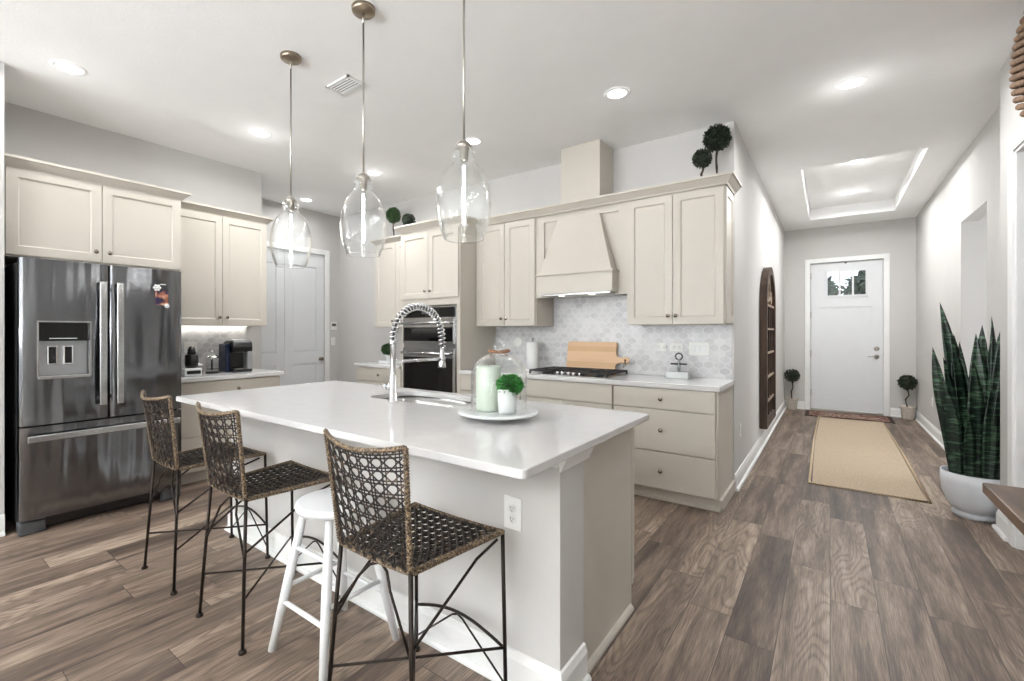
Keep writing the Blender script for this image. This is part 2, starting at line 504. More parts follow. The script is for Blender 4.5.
# ---------------------------------------------------------------- mesh helpers
class MB:
    def __init__(s): s.v = []; s.f = []; s.sm = []

    def add(s, vs, fs, smooth=False):
        o = len(s.v); s.v += [tuple(p) for p in vs]
        for f in fs: s.f.append([i + o for i in f]); s.sm.append(smooth)
        return s

    def box(s, x0, x1, y0, y1, z0, z1):
        vs = [(x0, y0, z0), (x1, y0, z0), (x1, y1, z0), (x0, y1, z0), (x0, y0, z1), (x1, y0, z1), (x1, y1, z1), (x0, y1, z1)]
        return s.add(vs, [(3, 2, 1, 0), (4, 5, 6, 7), (0, 1, 5, 4), (1, 2, 6, 5), (2, 3, 7, 6), (3, 0, 4, 7)])

    def tube(s, pts, r, n=8, caps=True, closed=False):
        pts = [Vector(p) for p in pts]
        N = len(pts)
        rs = r if isinstance(r, (list, tuple)) else [r] * N
        vs = []; prev = None
        for i, p in enumerate(pts):
            if closed: d = pts[(i + 1) % N] - pts[i - 1]
            elif i == 0: d = pts[1] - p
            elif i == N - 1: d = p - pts[i - 1]
            else: d = (pts[i + 1] - p).normalized() + (p - pts[i - 1]).normalized()
            if d.length < 1e-9: d = Vector((0, 0, 1))
            d.normalize()
            if prev is None:
                a = Vector((0, 0, 1)) if abs(d.z) < 0.9 else Vector((1, 0, 0))
                u = d.cross(a).normalized()
            else:
                u = prev - d * prev.dot(d)
                u = u.normalized() if u.length > 1e-6 else d.orthogonal().normalized()
            prev = u
            w_ = d.cross(u)
            for k in range(n):
                a = 2 * PI * k / n
                vs.append(p + (u * math.cos(a) + w_ * math.sin(a)) * rs[i])
        fs = []
        M = N if closed else N - 1
        for i in range(M):
            j = (i + 1) % N
            for k in range(n):
                k2 = (k + 1) % n
                fs.append((i * n + k, i * n + k2, j * n + k2, j * n + k))
        if caps and not closed:
            fs.append(tuple(range(n - 1, -1, -1))); fs.append(tuple((N - 1) * n + k for k in range(n)))
        return s.add(vs, fs, True)

    def lathe(s, prof, c=(0, 0, 0), n=32, axis='Z', cap0=True, cap1=True):
        vs = []; N = len(prof)
        for r, h in prof:
            for k in range(n):
                a = 2 * PI * k / n
                x, y = r * math.cos(a), r * math.sin(a)
                if axis == 'Z': p = (c[0] + x, c[1] + y, c[2] + h)
                elif axis == 'Y': p = (c[0] + x, c[1] + h, c[2] - y)
                else: p = (c[0] + h, c[1] + x, c[2] + y)
                vs.append(p)
        fs = [(i * n + k, i * n + (k + 1) % n, (i + 1) * n + (k + 1) % n, (i + 1) * n + k) for i in range(N - 1) for k in range(n)]
        if cap0 and prof[0][0] > 1e-6: fs.append(tuple(range(n - 1, -1, -1)))
        if cap1 and prof[-1][0] > 1e-6: fs.append(tuple((N - 1) * n + k for k in range(n)))
        return s.add(vs, fs, True)

    def prism(s, poly, h0, h1, axis='Z'):
        """poly: 2-D outline, extruded along axis from h0 to h1"""
        N = len(poly)

        def P(a, b, h): return {'Z': (a, b, h), 'Y': (a, h, b), 'X': (h, a, b)}[axis]
        vs = [P(a, b, h0) for a, b in poly] + [P(a, b, h1) for a, b in poly]
        fs = [tuple(range(N - 1, -1, -1)), tuple(range(N, 2 * N))] + [(i, (i + 1) % N, N + (i + 1) % N, N + i) for i in range(N)]
        return s.add(vs, fs)

    def sweep(s, path, prof):
        """path: xy points; prof: (out,z) closed outline; out = to the right of the path direction"""
        pts = [Vector((p[0], p[1])) for p in path]; N = len(pts); n = len(prof); vs = []
        for i, p in enumerate(pts):
            def nrm(a, b):
                d = (b - a).normalized(); return Vector((d.y, -d.x))
            if i == 0: m = nrm(pts[0], pts[1])
            elif i == N - 1: m = nrm(pts[-2], pts[-1])
            else:
                a, b = nrm(pts[i - 1], p), nrm(p, pts[i + 1])
                m = (a + b); m = m / max(0.2, m.dot(a))
            for o, z in prof: vs.append((p.x + m.x * o, p.y + m.y * o, z))
        fs = [(i * n + k, i * n + (k + 1) % n, (i + 1) * n + (k + 1) % n, (i + 1) * n + k) for i in range(N - 1) for k in range(n)]
        fs.append(tuple(range(n - 1, -1, -1))); fs.append(tuple((N - 1) * n + k for k in range(n)))
        return s.add(vs, fs)

    def build(s, name, mat, parent=None, bevel=0.0, loc=None, rot=None, seg=2, fix=True):
        me = bpy.data.meshes.new(name)
        me.from_pydata(s.v, [], s.f)
        me.polygons.foreach_set('use_smooth', s.sm)
        if fix:
            bm = bmesh.new(); bm.from_mesh(me)
            bmesh.ops.recalc_face_normals(bm, faces=bm.faces)
            bm.to_mesh(me); bm.free()
        me.materials.append(mat)
        me.update()
        o = bpy.data.objects.new(name, me)
        C.objects.link(o)
        if loc: o.location = loc
        if rot: o.rotation_euler = rot
        if parent is not None: o.parent = parent
        if bevel:
            b = o.modifiers.new('bevel', 'BEVEL'); b.width = bevel; b.segments = seg; b.limit_method = 'ANGLE'; b.angle_limit = math.radians(18)
        return o


def tag(o, label=None, cat=None, group=None, kind=None):
    if label: o['label'] = label
    if cat: o['category'] = cat
    if group: o['group'] = group
    if kind: o['kind'] = kind
    return o


def thing(name, label, cat, loc=(0, 0, 0), rz=0, group=None):
    o = bpy.data.objects.new(name, None); o.empty_display_size = 0.05
    C.objects.link(o); o.location = loc; o.rotation_euler = (0, 0, rz)
    return tag(o, label, cat, group)


def copy_tree(o, parent=None):
    c = o.copy(); C.objects.link(c)
    if parent is not None: c.parent = parent
    for ch in list(o.children): copy_tree(ch, c)
    return c


def struct(o): o['kind'] = 'structure'; return o


def sbox(name, x0, x1, y0, y1, z0, z1, m, bevel=0):
    return struct(MB().box(x0, x1, y0, y1, z0, z1).build(name, m, bevel=bevel))


# ================================================================ THE ROOM
H = 3.05
XL, XD = -4.98, -5.93          # fridge wall, pantry-door wall
YK = 4.27                      # kitchen rear wall
XH = -0.63                     # hall left wall
XR, XN = 1.04, 0.90            # hall right wall, nearer thicker wall
YE = 9.5                       # entry wall

sbox('floor', -6.4, 3.4, -5.2, 9.7, -0.1, 0.0, floor_m)

# ceiling with the hall tray cut out
T = (-0.25, 0.74, 6.0, 8.8)
mb = MB()
mb.box(-6.4, 3.4, -5.2, T[2], H, H + 0.1)
mb.box(-6.4, T[0], T[2], 9.7, H, H + 0.1)
mb.box(T[1], 3.4, T[2], 9.7, H, H + 0.1)
mb.box(T[0], T[1], T[3], 9.7, H, H + 0.1)
mb.box(T[0] - 0.05, T[0], T[2] - .05, T[3] + .05, H + 0.1, H + 0.2)
mb.box(T[1], T[1] + 0.05, T[2] - .05, T[3] + .05, H + 0.1, H + 0.2)
mb.box(T[0], T[1], T[2] - 0.05, T[2], H + 0.1, H + 0.2)
mb.box(T[0], T[1], T[3], T[3] + 0.05, H + 0.1, H + 0.2)
mb.box(T[0] - 0.05, T[1] + 0.05, T[2] - 0.05, T[3] + 0.05, H + 0.17, H + 0.27)
struct(mb.build('ceiling', ceil_m))

sbox('wall_left', XL - 0.12, XL, YB, 2.566, 0, H, wall_m)
sbox('wall_partition', XL, -4.26, 0.39, 0.51, 0, H, wall_m)
sbox('wall_alcove_side', XD, XL - 0.12, 2.446, 2.566, 0, H, wall_m)
# pantry wall with the double door opening
DY0, DY1, DZ = 2.76, 3.995, 2.435
mb = MB(); mb.box(XD - 0.12, XD, 2.446, DY0, 0, H); mb.box(XD - 0.12, XD, DY1, YK + .12, 0, H); mb.box(XD - 0.12, XD, DY0, DY1, DZ, H)
struct(mb.build('wall_pantry', wall_m))
sbox('wall_rear_kitchen', XD, XH, YK, YK + 0.12, 0, H, wall_m)
sbox('wall_hall_left', XH - 0.12, XH, YK + 0.12, YE, 0, H, wall_m)
# entry wall with the door opening
EX0, EX1, EZ = -0.27, 0.67, 2.46
mb = MB(); mb.box(XH - 0.12, EX0, YE, YE + 0.14, 0, H); mb.box(EX1, 1.3, YE, YE + 0.14, 0, H); mb.box(EX0, EX1, YE, YE + 0.14, EZ, H)
struct(mb.build('wall_entry', wall_m))
# hall right wall with the side passage
mb = MB(); mb.box(XR, XR + 0.12, 4.5, 5.57, 0, H); mb.box(XR, XR + 0.12, 6.52, YE, 0, H); mb.box(XR, XR + 0.12, 5.57, 6.52, 2.40, H)
struct(mb.build('wall_hall_right', wall_m))
mb = MB(); mb.box(XR + 0.12, 3.2, 6.52, 6.64, 0, H)
struct(mb.build('wall_passage', wall_m))
sbox('wall_passage_end', 3.2, 3.32, 1.9, 6.64, 0, H, wall_m)
sbox('wall_side_room', XR, 3.2, 1.9, 2.02, 0, H, wall_m)
sbox('wall_passage_near', XR + 0.12, 3.2, 4.9, 5.02, 0, H, wall_m)  # added unseen partition, keeps the side room fill off the island
# thick near wall on the right with its cased opening
OY0, OY1, OZ = 2.75, 4.17, 2.41
mb = MB(); mb.box(XN, XR, YB, OY0, 0, H); mb.box(XN, XR, OY1, 4.5, 0, H); mb.box(XN, XR, OY0, OY1, OZ, H)
struct(mb.build('wall_right', wall_m))
# unseen fill lamp added in the side room to brighten the hall
area_light('side_room_daylight', (3.15, 5.95, 1.6), (0, PI / 2 + 0.3, 0), 1.4, 0.9, 45, (0.93, 0.965, 1.0))
# wall behind the photographer with three windows
mb = MB(); xs = XL - 0.12
for wx, ww in WINDOWS:
    mb.box(xs, wx - ww / 2, YB - 0.14, YB, 0, H); mb.box(wx - ww / 2, wx + ww / 2, YB - 0.14, YB, 0, WZ0); mb.box(wx - ww / 2, wx + ww / 2, YB - 0.14, YB, WZ1, H); xs = wx + ww / 2
mb.box(xs, XR, YB - 0.14, YB, 0, H)
struct(mb.build('wall_back', wall_m))
for i, (wx, ww) in enumerate(WINDOWS):
    mb = MB()
    a, b_ = wx - ww / 2, wx + ww / 2
    mb.box(a, a + 0.05, YB - 0.1, YB + 0.02, WZ0, WZ1); mb.box(b_ - 0.05, b_, YB - 0.1, YB + 0.02, WZ0, WZ1)
    mb.box(a, b_, YB - 0.1, YB + 0.02, WZ0, WZ0 + 0.05); mb.box(a, b_, YB - 0.1, YB + 0.02, WZ1 - 0.05, WZ1)
    mb.box(wx - 0.015, wx + 0.015, YB - 0.07, YB - 0.03, WZ0, WZ1)
    struct(mb.build('window_%d' % (i + 1), trim_m))

# baseboards
BB = [(0, 0), (0.032, 0), (0.032, 0.012), (0.026, 0.022), (0.016, 0.024), (0.016, 0.105), (0.011, 0.118), (0.008, 0.132), (0, 0.135)]


def baseboard(name, path): return struct(MB().sweep(path, BB).build(name, trim_m))


baseboard('baseboard_hall_left', [(XH, YE), (XH, YK + 0.005)][::-1])
baseboard('baseboard_entry_left', [(XH, YE), (EX0 - 0.075, YE)])
baseboard('baseboard_entry_right', [(EX1 + 0.075, YE), (XR, YE)])
baseboard('baseboard_hall_right', [(XR, YE), (XR, 6.52)])
baseboard('baseboard_hall_right_near', [(XR, 5.57), (XR, 4.5), ])
baseboard('baseboard_right_pier', [(XR, 4.5), (XN, 4.5), (XN, OY1 + 0.09)])
baseboard('baseboard_right', [(XN, OY0 - 0.09), (XN, YB)])
baseboard('baseboard_partition', [(XL, 0.39), (-4.26, 0.39), (-4.26, 0.51)][::1])
baseboard('baseboard_pantry', [(XD, DY1 + 0.075), (XD, YK), (-4.8, YK)])

# cased opening on the right
CW = 0.09


def casing(name, pts, axis, d0, d1, m=trim_m):
    mb = MB()
    for (a0, a1, z0, z1) in pts:
        if axis == 'X': mb.box(d0, d1, a0, a1, z0, z1)
        else: mb.box(a0, a1, d0, d1, z0, z1)
    return struct(mb.build(name, m, bevel=0.004))


casing('trim_1', [(OY1 - 0.002, OY1 + CW, 0, OZ + CW), (OY0 - CW, OY0 + 0.002, 0, OZ + CW), (OY0, OY1, OZ - 0.002, OZ + CW)], 'X', XN - 0.018, XN)
casing('trim_2', [(OY1 - 0.02, OY1, 0, OZ), (OY0, OY0 + 0.02, 0, OZ), (OY0, OY1, OZ - 0.02, OZ)], 'X', XN - 0.006, XR + 0.006)
casing('trim_3', [(DY1, DY1 + 0.075, 0, DZ + 0.075), (DY0 - 0.075, DY0, 0, DZ + 0.075), (DY0, DY1, DZ, DZ + 0.075)], 'X', XD, XD + 0.018)
casing('trim_4', [(EX0 - 0.07, EX0 + 0.004, 0, EZ + 0.07), (EX1 - 0.004, EX1 + 0.07, 0, EZ + 0.07), (EX0, EX1, EZ - 0.004, EZ + 0.07)], 'Y', YE - 0.018, YE)
casing('trim_5', [(EX0, EX1, 0.0, 0.03)], 'Y', YE - 0.01, YE + 0.13, nickel_m)


def panel_slab(mb, x0, x1, z0, z1, y, t, recs, d=0.010, step=0.014):
    """slab in the XZ plane with its front face at y (facing -Y), thickness t, with recessed raised-field panels"""
    xs = sorted({x0, x1} | {r[0] for r in recs} | {r[1] for r in recs})
    # body in strips: front grid minus the recesses
    mb.box(x0, x1, y + d, y + t, z0, z1)
    zs = sorted({z0, z1} | {r[2] for r in recs} | {r[3] for r in recs})
    for i in range(len(xs) - 1):
        for j in range(len(zs) - 1):
            cx, cz = (xs[i] + xs[i + 1]) / 2, (zs[j] + zs[j + 1]) / 2
            if any(r[0] < cx < r[1] and r[2] < cz < r[3] for r in recs): continue
            mb.box(xs[i], xs[i + 1], y, y + d + 0.0005, zs[j], zs[j + 1])
    return mb


# ---- door_1: white front door with a three-light window (front faces -Y)
dx0, dx1 = EX0 + 0.012, EX1 - 0.012
gz0, gz1 = 1.90, 2.31
gx0, gx1 = -0.045, 0.465
mb = MB()
yf = YE + 0.03
recs = [(dx0 + 0.13, 0.17, 0.22, 1.72), (0.24, dx1 - 0.13, 0.22, 1.72)]
# slab around the glass
mb.box(dx0, gx0, yf + 0.006, yf + 0.045, gz0, gz1); mb.box(gx1, dx1, yf + 0.006, yf + 0.045, gz0, gz1)
panel_slab(mb, dx0, dx1, 0.032, gz0, yf, 0.045, recs, d=0.012)
panel_slab(mb, dx0, dx1, gz1, EZ - 0.01, yf, 0.045, [], d=0.006)
mb.box(dx0, gx0, yf, yf + 0.007, gz0, gz1); mb.box(gx1, dx1, yf, yf + 0.007, gz0, gz1)
mb.box(EX0, EX0 + 0.03, YE + 0.055, YE + 0.13, 0.03, EZ).box(EX1 - 0.03, EX1, YE + 0.055, YE + 0.13, 0.03, EZ).box(EX0, EX1, YE + 0.055, YE + 0.13, EZ - 0.03, EZ)
d1 = struct(mb.build('door_1', door_m))
mb = MB()
mb.box(gx0 - 0.02, gx0 + 0.012, yf - 0.012, yf + 0.01, gz0 - 0.02, gz1 + 0.02); mb.box(gx1 - 0.012, gx1 + 0.02, yf - 0.012, yf + 0.01, gz0 - 0.02, gz1 + 0.02)
mb.box(gx0, gx1, yf - 0.012, yf + 0.01, gz0 - 0.02, gz0 + 0.012); mb.box(gx0, gx1, yf - 0.012, yf + 0.01, gz1 - 0.012, gz1 + 0.02)
for k in (1, 2):
    xx = gx0 + (gx1 - gx0) * k / 3
    mb.box(xx - 0.012, xx + 0.012, yf - 0.008, yf + 0.045, gz0, gz1)
mb.build('window_frame', door_m, d1, bevel=0.003)
MB().box(gx0 + 0.005, gx1 - 0.005, yf + 0.018, yf + 0.024, gz0 + 0.003, gz1 - 0.003).build('window_pane', pane_m, d1)
mb = MB(); mb.lathe([(0.032, 0), (0.032, -0.012), (0.014, -0.016), (0.012, -0.05), (0.0, -0.052)], (0.585, yf, 0.92), 20, 'Y')
mb.tube([(0.585, yf - 0.045, 0.92), (0.53, yf - 0.05, 0.922), (0.475, yf - 0.046, 0.915)], [0.011, 0.009, 0.007], 8)
mb.build('door_handle', nickel_m, d1)
MB().lathe([(0.034, 0), (0.034, -0.014), (0.022, -0.022), (0.0, -0.024)], (0.585, yf, 1.045), 20, 'Y').build('deadbolt', nickel_m, d1)
for hz in (0.3, 0.95, 1.6, 2.25):
    mb = MB(); mb.tube([(dx0 - 0.002, yf - 0.008, hz - 0.05), (dx0 - 0.002, yf - 0.008, hz + 0.05)], 0.007, 8); mb.build('hinge', nickel_m, d1)
MB().box(0.19, 0.215, yf - 0.012, yf, EZ - 0.035, EZ - 0.014).build('alarm_contact', slot_m, d1)

# ---- door_2 / door_3: white two-panel pantry doors (front faces +X)
for nme, y0, y1, kn in (('door_2', DY0 + 0.008, (DY0 + DY1) / 2 - 0.002, None), ('door_3', (DY0 + DY1) / 2 + 0.002, DY1 - 0.008, 1)):
    wd = y1 - y0
    mb = MB(); rr = [(0.115, wd - 0.115, 1.02, 2.24), (0.115, wd - 0.115, 0.2, 0.86)]
    panel_slab(mb, 0, wd, 0.01, DZ - 0.01, 0.0, 0.036, rr, d=0.012)
    for (a, b_, c_, e_) in rr:
        q = 0.03
        mb.add([(a, .012, c_), (b_, .012, c_), (b_, .012, e_), (a, .012, e_), (a + q, .004, c_ + q), (b_ - q, .004, c_ + q), (b_ - q, .004, e_ - q), (a + q, .004, e_ - q)],
               [(0, 1, 5, 4), (1, 2, 6, 5), (2, 3, 7, 6), (3, 0, 4, 7), (4, 5, 6, 7)])
    o = struct(mb.build(nme, door_m, loc=(XD - 0.012, y0, 0), rot=(0, 0, PI / 2)))
    if kn:
        MB().lathe([(0.026, 0), (0.026, -0.008), (0.011, -0.012), (0.010, -0.03), (0.024, -0.04), (0.028, -0.052), (0.022, -0.062), (0, -0.066)], (wd - 0.06, 0, 0.92), 20, 'Y').build('door_knob', knob_m, o)


# ================================================================ CABINETS
def knob(mb_parent, x, z, y=0.0):
    return MB().lathe([(0.006, 0.002), (0.006, -0.014), (0.011, -0.018), (0.0155, -0.023), (0.0155, -0.028), (0.009, -0.033), (0, -0.034)], (x, y, z), 16, 'Y').build('knob', knob_m, mb_parent)


def shaker(parent, x0, x1, z0, z1, kx=None, kz=None, t=0.02, st=0.058, name='cabinet_door'):
    mb = MB(); panel_slab(mb, x0, x1, z0, z1, -t, t, [(x0 + st, x1 - st, z0 + st, z1 - st)], d=0.009)
    # small bevelled step inside the frame
    a, b_, c_, e_ = x0 + st, x1 - st, z0 + st, z1 - st
    q = 0.009
    for p in ([(a, -t, c_), (a + q, -t + .009, c_ + q), (a + q, -t + .009, e_ - q), (a, -t, e_)], [(b_, -t, c_), (b_ - q, -t + .009, c_ + q), (b_ - q, -t + .009, e_ - q), (b_, -t, e_)],
              [(a, -t, c_), (a + q, -t + .009, c_ + q), (b_ - q, -t + .009, c_ + q), (b_, -t, c_)], [(a, -t, e_), (a + q, -t + .009, e_ - q), (b_ - q, -t + .009, e_ - q), (b_, -t, e_)]):
        mb.add(p, [(0, 1, 2, 3)])
    o = mb.build(name, cab_m, parent, fix=False)
    if kx is not None: knob(o, kx, kz, -t)
    return o


def slab(parent, x0, x1, z0, z1, kx=None, kz=None, t=0.02, name='drawer'):
    o = MB().box(x0, x1, -t, -0.0005, z0, z1).build(name, cab_m, parent, bevel=0.003)
    if kx is not None: knob(o, kx, kz, -t)
    return o


CROWN = [(0, 0), (0.008, 0), (0.014, 0.014), (0.03, 0.03), (0.05, 0.052), (0.06, 0.058), (0.06, 0.075), (0, 0.075)]


def carcass(parent, w_, d, z0, z1, gap=True, toe=False):
    mb = MB()
    if toe:
        mb.box(0, w_, 0.0, d, 0.1, z1); mb.box(0, w_, 0.06, d, 0, 0.1)
    else: mb.box(0, w_, 0, d, z0, z1)
    return mb.build('cabinet_body', cab_m, parent)


def crown(parent, path, z, name='crown_molding'):
    return MB().sweep(path, [(o, z + h) for o, h in CROWN]).build(name, cab_m, parent)


# --- left run (front faces +X): local x -> world +Y
ZT = 2.425
t = thing('wall_cabinet', 'wide cream wall cabinet directly above the stainless fridge', 'cabinet', (-4.39, 0.512, 0), PI / 2)
carcass(t, 1.055, 0.585, 1.82, ZT)
shaker(t, 0.018, 0.522, 1.832, ZT - 0.01, 0.485, 1.905)
shaker(t, 0.527, 1.05, 1.832, ZT - 0.01, 0.566, 1.905)
crown(t, [(0, 0), (1.055, 0), (1.055, 0.585)][::1], ZT - 0.012)
t = thing('wall_cabinet', 'cream two-door wall cabinet above the coffee machine counter', 'cabinet', (-4.67, 1.568, 0), PI / 2)
carcass(t, 0.885, 0.305, 1.37, ZT - 0.005)
shaker(t, 0.004, 0.447, 1.375, ZT - 0.012, 0.415, 1.45)
shaker(t, 0.451, 0.881, 1.375, ZT - 0.012, 0.485, 1.45)
crown(t, [(0.06, 0), (0.885, 0), (0.885, 0.305)], ZT - 0.012)
MB().box(0.05, 0.83, 0.285, 0.30, 1.364, 1.3695).build('light_strip', dim_m, t)
area_light('strip_light', (0.44, 0.27, 1.3625), (0, 0, 0), 0.75, 0.012, 0.5, (1, 0.95, 0.87), parent=t)
t = thing('base_cabinet', 'cream base cabinet beside the fridge under the coffee machine', 'cabinet', (-4.37, 1.50, 0), PI / 2)
carcass(t, 0.93, 0.605, 0, 0.882, toe=True)
slab(t, 0.02, 0.926, 0.71, 0.872, 0.517, 0.795)
slab(t, 0.02, 0.926, 0.41, 0.705)
slab(t, 0.02, 0.926, 0.11, 0.405)
tag(MB().box(-4.975, -4.33, 1.49, 2.455, 0.883, 0.92).build('countertop', quartz_m, bevel=0.004), 'short white quartz counter beside the fridge holding the coffee machine', 'countertop')
o = tag(MB().box(-4.979, -4.971, 1.49, 2.40, 0.921, 1.368).build('backsplash', tileY_m), 'marble tile backsplash behind the coffee machine', 'backsplash')

# --- rear run (front faces -Y)
YB0 = 3.65
t = thing('base_cabinet', 'cream base cabinet of three plain drawers at the hall end', 'cabinet', (-1.412, YB0, 0))
carcass(t, 0.772, 0.615, 0, 0.882, toe=False) if False else None
MB().box(0, 0.772, 0, 0.615, 0.1, 0.882).box(0, 0.772, 0.055, 0.615, 0, 0.1).build('cabinet_body', cab_m, t)
slab(t, 0.008, 0.757, 0.718, 0.876, 0.38, 0.797)
slab(t, 0.008, 0.757, 0.395, 0.711, 0.38, 0.56)
slab(t, 0.008, 0.757, 0.107, 0.388, 0.38, 0.247)
MB().box(0, 0.79, 0.042, 0.056, 0, 0.03).box(0.772, 0.79, 0.042, 0.615, 0, 0.09).build('shoe_molding', cab_m, t, bevel=0.003)
t = thing('base_cabinet', 'cream base cabinet under the gas cooktop', 'cabinet', (-2.302, YB0, 0))
carcass(t, 0.888, 0.615, 0, 0.882, toe=True)
slab(t, 0.006, 0.882, 0.718, 0.876)
shaker(t, 0.006, 0.442, 0.107, 0.711, 0.40, 0.65); shaker(t, 0.446, 0.882, 0.107, 0.711, 0.486, 0.65)
t = thing('base_cabinet', 'cream base cabinet between the cooktop and the double oven', 'cabinet', (-3.035, YB0, 0))
carcass(t, 0.731, 0.615, 0, 0.882, toe=True)
slab(t, 0.006, 0.725, 0.718, 0.876, 0.365, 0.797)
shaker(t, 0.006, 0.363, 0.107, 0.711, 0.32, 0.65); shaker(t, 0.367, 0.725, 0.107, 0.711, 0.41, 0.65)
t = thing('base_cabinet', 'cream base cabinet left of the double oven with a single knob showing', 'cabinet', (-4.72, YB0, 0))
carcass(t, 0.80, 0.615, 0, 0.882, toe=True)
slab(t, 0.01, 0.80, 0.718, 0.876, 0.43, 0.797)
shaker(t, 0.01, 0.403, 0.107, 0.711, 0.36, 0.65); shaker(t, 0.407, 0.80, 0.107, 0.711, 0.45, 0.65)
tag(MB().box(-3.035, -0.622, 3.605, 4.262, 0.883, 0.92).build('countertop', quartz_m, bevel=0.004), 'long white quartz counter along the tiled rear wall under the hood', 'countertop')
tag(MB().box(-4.745, -3.918, 3.605, 4.262, 0.883, 0.92).build('countertop', quartz_m, bevel=0.004), 'small white quartz counter left of the double oven', 'countertop')
mb = MB().box(-3.03, -0.645, 4.262, 4.2695, 0.921, 1.368)
mb.box(-2.29, -1.40, 4.262, 4.2695, 1.368, 1.66)
tag(mb.build('backsplash', tileX_m), 'marble lantern tile backsplash behind the gas cooktop', 'backsplash')

# wall cabinets of the rear run
YU = 3.92
t = thing('wall_cabinet', 'cream two-door wall cabinet at the hall end, right of the hood', 'cabinet', (-1.395, YU, 0))
carcass(t, 0.755, 0.345, 1.37, 2.445)
shaker(t, 0.004, 0.373, 1.373, 2.425, 0.345, 1.44); shaker(t, 0.378, 0.748, 1.373, 2.425, 0.405, 1.44)
sp_ = MB(); panel_slab(sp_, 0.012, 0.335, 1.38, 2.425, 0, 0.008, [(0.065, 0.28, 1.44, 2.365)], d=0.006)
so = sp_.build('end_panel', cab_m, t, loc=(0.763, 0, 0), rot=(0, 0, PI / 2))
t = thing('wall_cabinet', 'cream two-door wall cabinet between the hood and the double oven', 'cabinet', (-3.035, YU, 0))
carcass(t, 0.735, 0.345, 1.37, 2.445)
shaker(t, 0.004, 0.365, 1.373, 2.425, 0.337, 1.445); shaker(t, 0.37, 0.725, 1.373, 2.425, 0.398, 1.445)
t = thing('wall_cabinet', 'narrow cream wall cabinet left of the double oven', 'cabinet', (-4.69, YU, 0))
carcass(t, 0.775, 0.345, 1.37, 2.43)
shaker(t, 0.004, 0.385, 1.373, 2.42, 0.35, 1.445); shaker(t, 0.39, 0.771, 1.373, 2.42, 0.425, 1.445)
crown(t, [(0, 0.345), (0, 0), (0.775, 0)], 2.418)
# one crown over uppers and hood
tag(MB().sweep([(-2.985, YU - 0.021), (-0.632, YU - 0.021), (-0.632, 4.265)], [(o, 2.432 + h) for o, h in CROWN]).build('crown_molding', cab_m),
    'long cream crown molding over the wall cabinets and range hood', 'molding')
# hood
t = thing('range_hood', 'cream wooden range hood with tapered front above the cooktop', 'range hood', (-1.845, YU, 0))
mb = MB(); panel_slab(mb, -0.452, 0.447, 1.64, 2.44, 0.0, 0.02, [(-0.37, 0.37, 1.72, 2.37)], d=0.018)
mb.box(-0.452, 0.447, 0.02, 0.345, 1.66, 2.44)
mb.build('cabinet_body', cab_m, t)
mb = MB().add([(-0.36, -0.13, 1.83), (0.36, -0.13, 1.83), (0.36, 0, 1.83), (-0.36, 0, 1.83), (-0.205, -0.03, 2.375), (0.205, -0.03, 2.375), (0.205, 0.01, 2.375), (-0.205, 0.01, 2.375)],
              [(3, 2, 1, 0), (4, 5, 6, 7), (0, 1, 5, 4), (1, 2, 6, 5), (2, 3, 7, 6), (3, 0, 4, 7)])
mb.build('tapered_canopy', cab_m, t, bevel=0.003)
mb = MB().box(-0.37, 0.37, -0.145, 0.0, 1.66, 1.83)
mb.build('valance', cab_m, t, bevel=0.003)
MB().box(-0.38, 0.38, -0.155, 0.0, 1.83, 1.848).build('ledge', cab_m, t, bevel=0.004)
MB().box(-0.34, 0.34, -0.12, 0.3, 1.645, 1.662).build('vent_insert', steel_m, t, bevel=0.002)
for sx in (-0.15, 0.15):
    MB().lathe([(0.03, 0), (0.03, 0.004)], (sx, -0.06, 1.641), 16).build('hood_lamp', dim_m, t)
hl = area_light('hood_light', (0, 0.0, 1.63), (0, 0, 0), 0.4, 0.05, 0.3, (1, 0.97, 0.93), parent=t)
mb = MB().box(-2.045, -1.655, 3.94, 4.268, 2.508, 3.047)
tag(mb.build('hood_chimney', cab_m, bevel=0.002), 'cream boxed duct chase rising from the hood to the ceiling', 'duct cover')

# tall oven cabinet
t = thing('oven_cabinet', 'tall cream oven cabinet with two upper doors and a filler panel', 'cabinet', (-3.915, 3.64, 0))
mb = MB().box(0, 0.875, 0, 0.625, 1.60, 2.43).box(0, 0.875, 0.05, 0.625, 0, 0.1).box(0, 0.875, 0, 0.625, 0.1, 0.56)
mb.box(0, 0.04, 0, 0.625, 0.56, 1.6).box(0.83, 0.875, 0, 0.625, 0.56, 1.6).box(0.04, 0.83, 0.6, 0.625, 0.56, 1.6)
mb.build('cabinet_body', cab_m, t)
shaker(t, 0.012, 0.435, 1.675, 2.40, 0.405, 1.752); shaker(t, 0.44, 0.862, 1.675, 2.40, 0.48, 1.752)
slab(t, 0.012, 0.862, 0.11, 0.52, 0.43, 0.42)
oc = crown(None, [(-3.915, 4.26), (-3.915, 3.64), (-3.04, 3.64), (-3.04, 3.88)], 2.432)
tag(oc, 'cream crown molding wrapping the top of the tall oven cabinet', 'molding')

